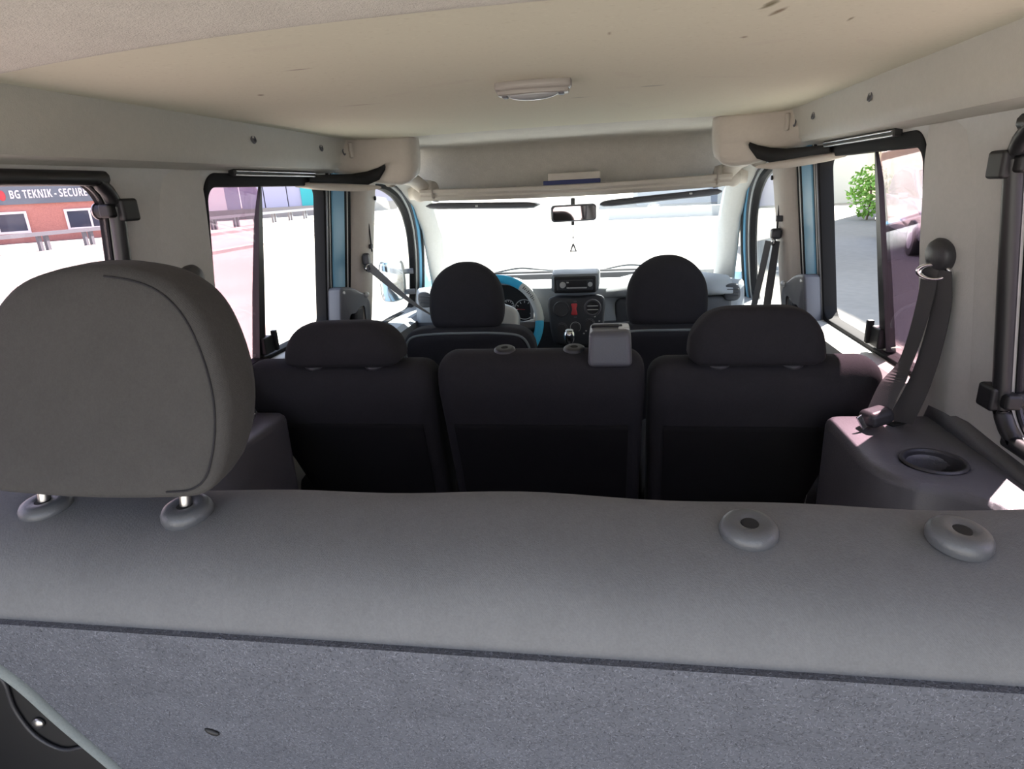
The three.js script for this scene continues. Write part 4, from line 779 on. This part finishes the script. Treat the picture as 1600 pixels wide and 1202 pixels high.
// tall block on the passenger side, whose shade falls across the yard
{
  const b = place('apartment_block', 'tall pale yellow block standing along the passenger side of the yard', 'building', 9.2, -18, 0);
  part(b, 'wall', BOX(0, 12, 0, 18.4, -6.5, 16), X.yellow);
  part(b, 'plinth', BOX(-0.06, 0, 0, 0.5, -6.5, 16), X.kerb);
  for (let f = 0; f < 6; f++) for (let k = 0; k < 5; k++) { const z = -4.5 + k * 4, y = 3.4 + f * 2.7, w = part(b, 'window', BOX(-0.05, 0, y, y + 1.4, z, z + 1.2), X.frameWhite); part(w, 'pane', BOX(-0.07, -0.03, y + 0.1, y + 1.3, z + 0.1, z + 1.1), X.winGlass); }
}
{
  const b = place('garage', 'blue-grey garage with a light door at the end of the yard', 'building', 9.3, -33.5, -0.25);
  part(b, 'wall', BOX(-3.6, 4, 0, 3.4, -6, 0), X.grey); part(b, 'roof', BOX(-3.9, 4.3, 3.4, 3.65, -6.3, 0.3), X.roof);
  part(b, 'door', BOX(-3.0, -0.4, 0, 2.4, -0.05, 0.06), X.clad); part(b, 'door_frame', [BOX(-3.1, -3.0, 0, 2.5, -0.05, 0.1), BOX(-0.4, -0.3, 0, 2.5, -0.05, 0.1), BOX(-3.1, -0.3, 2.4, 2.5, -0.05, 0.1)], X.frameWhite);
}
function shrub(x, z, h, label) {
  const s = place('shrub', label, 'shrub', x, z, 0, 'shrubs by the block');
  part(s, 'stem', tube([[0, 0, 0], [0.03, h * 0.4, 0.02], [0, h * 0.7, 0]], 0.03, false, 12, 6), X.bark);
  const lv = [];
  for (let i = 0; i < 420; i++) {
    const a = rnd() * 6.283, u = rnd() * 2 - 1, r = Math.cbrt(rnd()) * h * 0.5, q = Math.sqrt(1 - u * u);
    lv.push(new THREE.OctahedronGeometry(0.07 + 0.05 * rnd(), 0).scale(1, 0.18, 0.55).rotateX(rnd() * 3).rotateY(rnd() * 6.3).rotateZ(rnd() * 3).translate(r * q * Math.cos(a) * 0.8, h * 0.55 + r * u, r * q * Math.sin(a) * 0.8));
  }
  const l = part(s, 'foliage', mergeGeometries(lv), X.leaf); l.userData.kind = 'stuff';
}
shrub(8.25, -21.4, 1.6, 'taller leafy green shrub by the yellow wall'); shrub(8.35, -19.4, 1.1, 'lower leafy green shrub beside the parked car');

// parked car in the shade of the block
{
  const c = place('parked_car', 'silver grey hatchback parked in the shade on the passenger side', 'car', 6.7, -13.4, -0.2);
  // drawn with its nose towards +z
  const prof = [[-2.1, 0.35], [-2.15, 0.75], [-2.0, 0.98], [-1.75, 1.06], [2.15, 0.62], [2.1, 0.35]];
  const pz = smoothLoop([[-2.05, 0.32], [-2.15, 0.6], [-2.1, 0.95], [-1.6, 1.0], [0.6, 0.98], [1.3, 0.93], [1.85, 0.80], [2.1, 0.62], [2.1, 0.4], [1.9, 0.3]], 90);
  part(c, 'body', cushion(pz, -0.86, 0.86, 0.12, 'x', 6, 6), X.carPaint);
  const cz = smoothLoop([[-2.0, 0.95], [-1.9, 1.25], [-1.6, 1.47], [-0.8, 1.54], [0.0, 1.47], [0.5, 1.22], [1.0, 0.94], [-0.5, 0.9]], 90);
  part(c, 'cabin_glass', cushion(cz, -0.72, 0.72, 0.12, 'x', 6, 6), X.winGlass, 'dark car windows');
  part(c, 'roof', cushion(smoothLoop([[-1.75, 1.42], [-1.55, 1.50], [-0.8, 1.56], [-0.1, 1.50], [0.05, 1.46], [-0.8, 1.50], [-1.5, 1.44]], 60), -0.68, 0.68, 0.02, 'x', 4, 4), X.carPaint);
  for (const k of [-1, 1]) {
    part(c, 'roof_post', tube([[k * 0.70, 0.95, 0.98], [k * 0.68, 1.25, 0.44], [k * 0.63, 1.47, -0.02]], 0.04, false, 20, 8), X.carPaint);
    for (const z of [1.32, -1.3]) { const w = part(c, 'wheel', cyl(0.31, 0.31, 0.2, k * 0.79, 0.31, z, 0, 0, Math.PI / 2), M.black); part(w, 'rim', cyl(0.19, 0.19, 0.21, k * 0.79, 0.31, z, 0, 0, Math.PI / 2), M.silver); }
    part(c, 'headlight', new THREE.SphereGeometry(0.14, 16, 12).scale(1.3, 0.7, 0.7).translate(k * 0.62, 0.7, 1.92), M.silver);
    part(c, 'door_mirror', rbox(0.18, 0.12, 0.1, 0.04, k * 0.92, 1.02, 0.55), X.carPaint);
  }
  part(c, 'grille', rbox(0.9, 0.14, 0.08, 0.03, 0, 0.48, 2.06), M.black);
  part(c, 'bumper_strip', rbox(1.5, 0.06, 0.1, 0.03, 0, 0.36, 2.04), M.dark);
}
// what closes the view ahead
{
  const b = place('office_block', 'long shaded grey building far ahead beyond the windscreen', 'building', 5.6, -42, 0);
  part(b, 'wall', BOX(-3.5, 8, 0, 6, -8, 0), X.grey); part(b, 'roof', BOX(-3.8, 8.3, 6, 6.3, -8.3, 0.3), X.roof);
  for (let k = 0; k < 5; k++) { const x = -2.8 + k * 2.2, w = part(b, 'window', BOX(x, x + 1.3, 2.6, 3.8, -0.05, 0.06), X.frameWhite); part(w, 'pane', BOX(x + 0.1, x + 1.2, 2.7, 3.7, 0, 0.09), X.winGlass); }
}
solo('shadow_band', 'low grey strip added to stand for a ground shadow ahead of the van', 'wall', BOX(0.2, 5.6, 0, 0.42, -27.6, -27.2), X.grey);  // added low box; its grey stands for a shadow stripe on the ground

renderer.render(scene, camera);
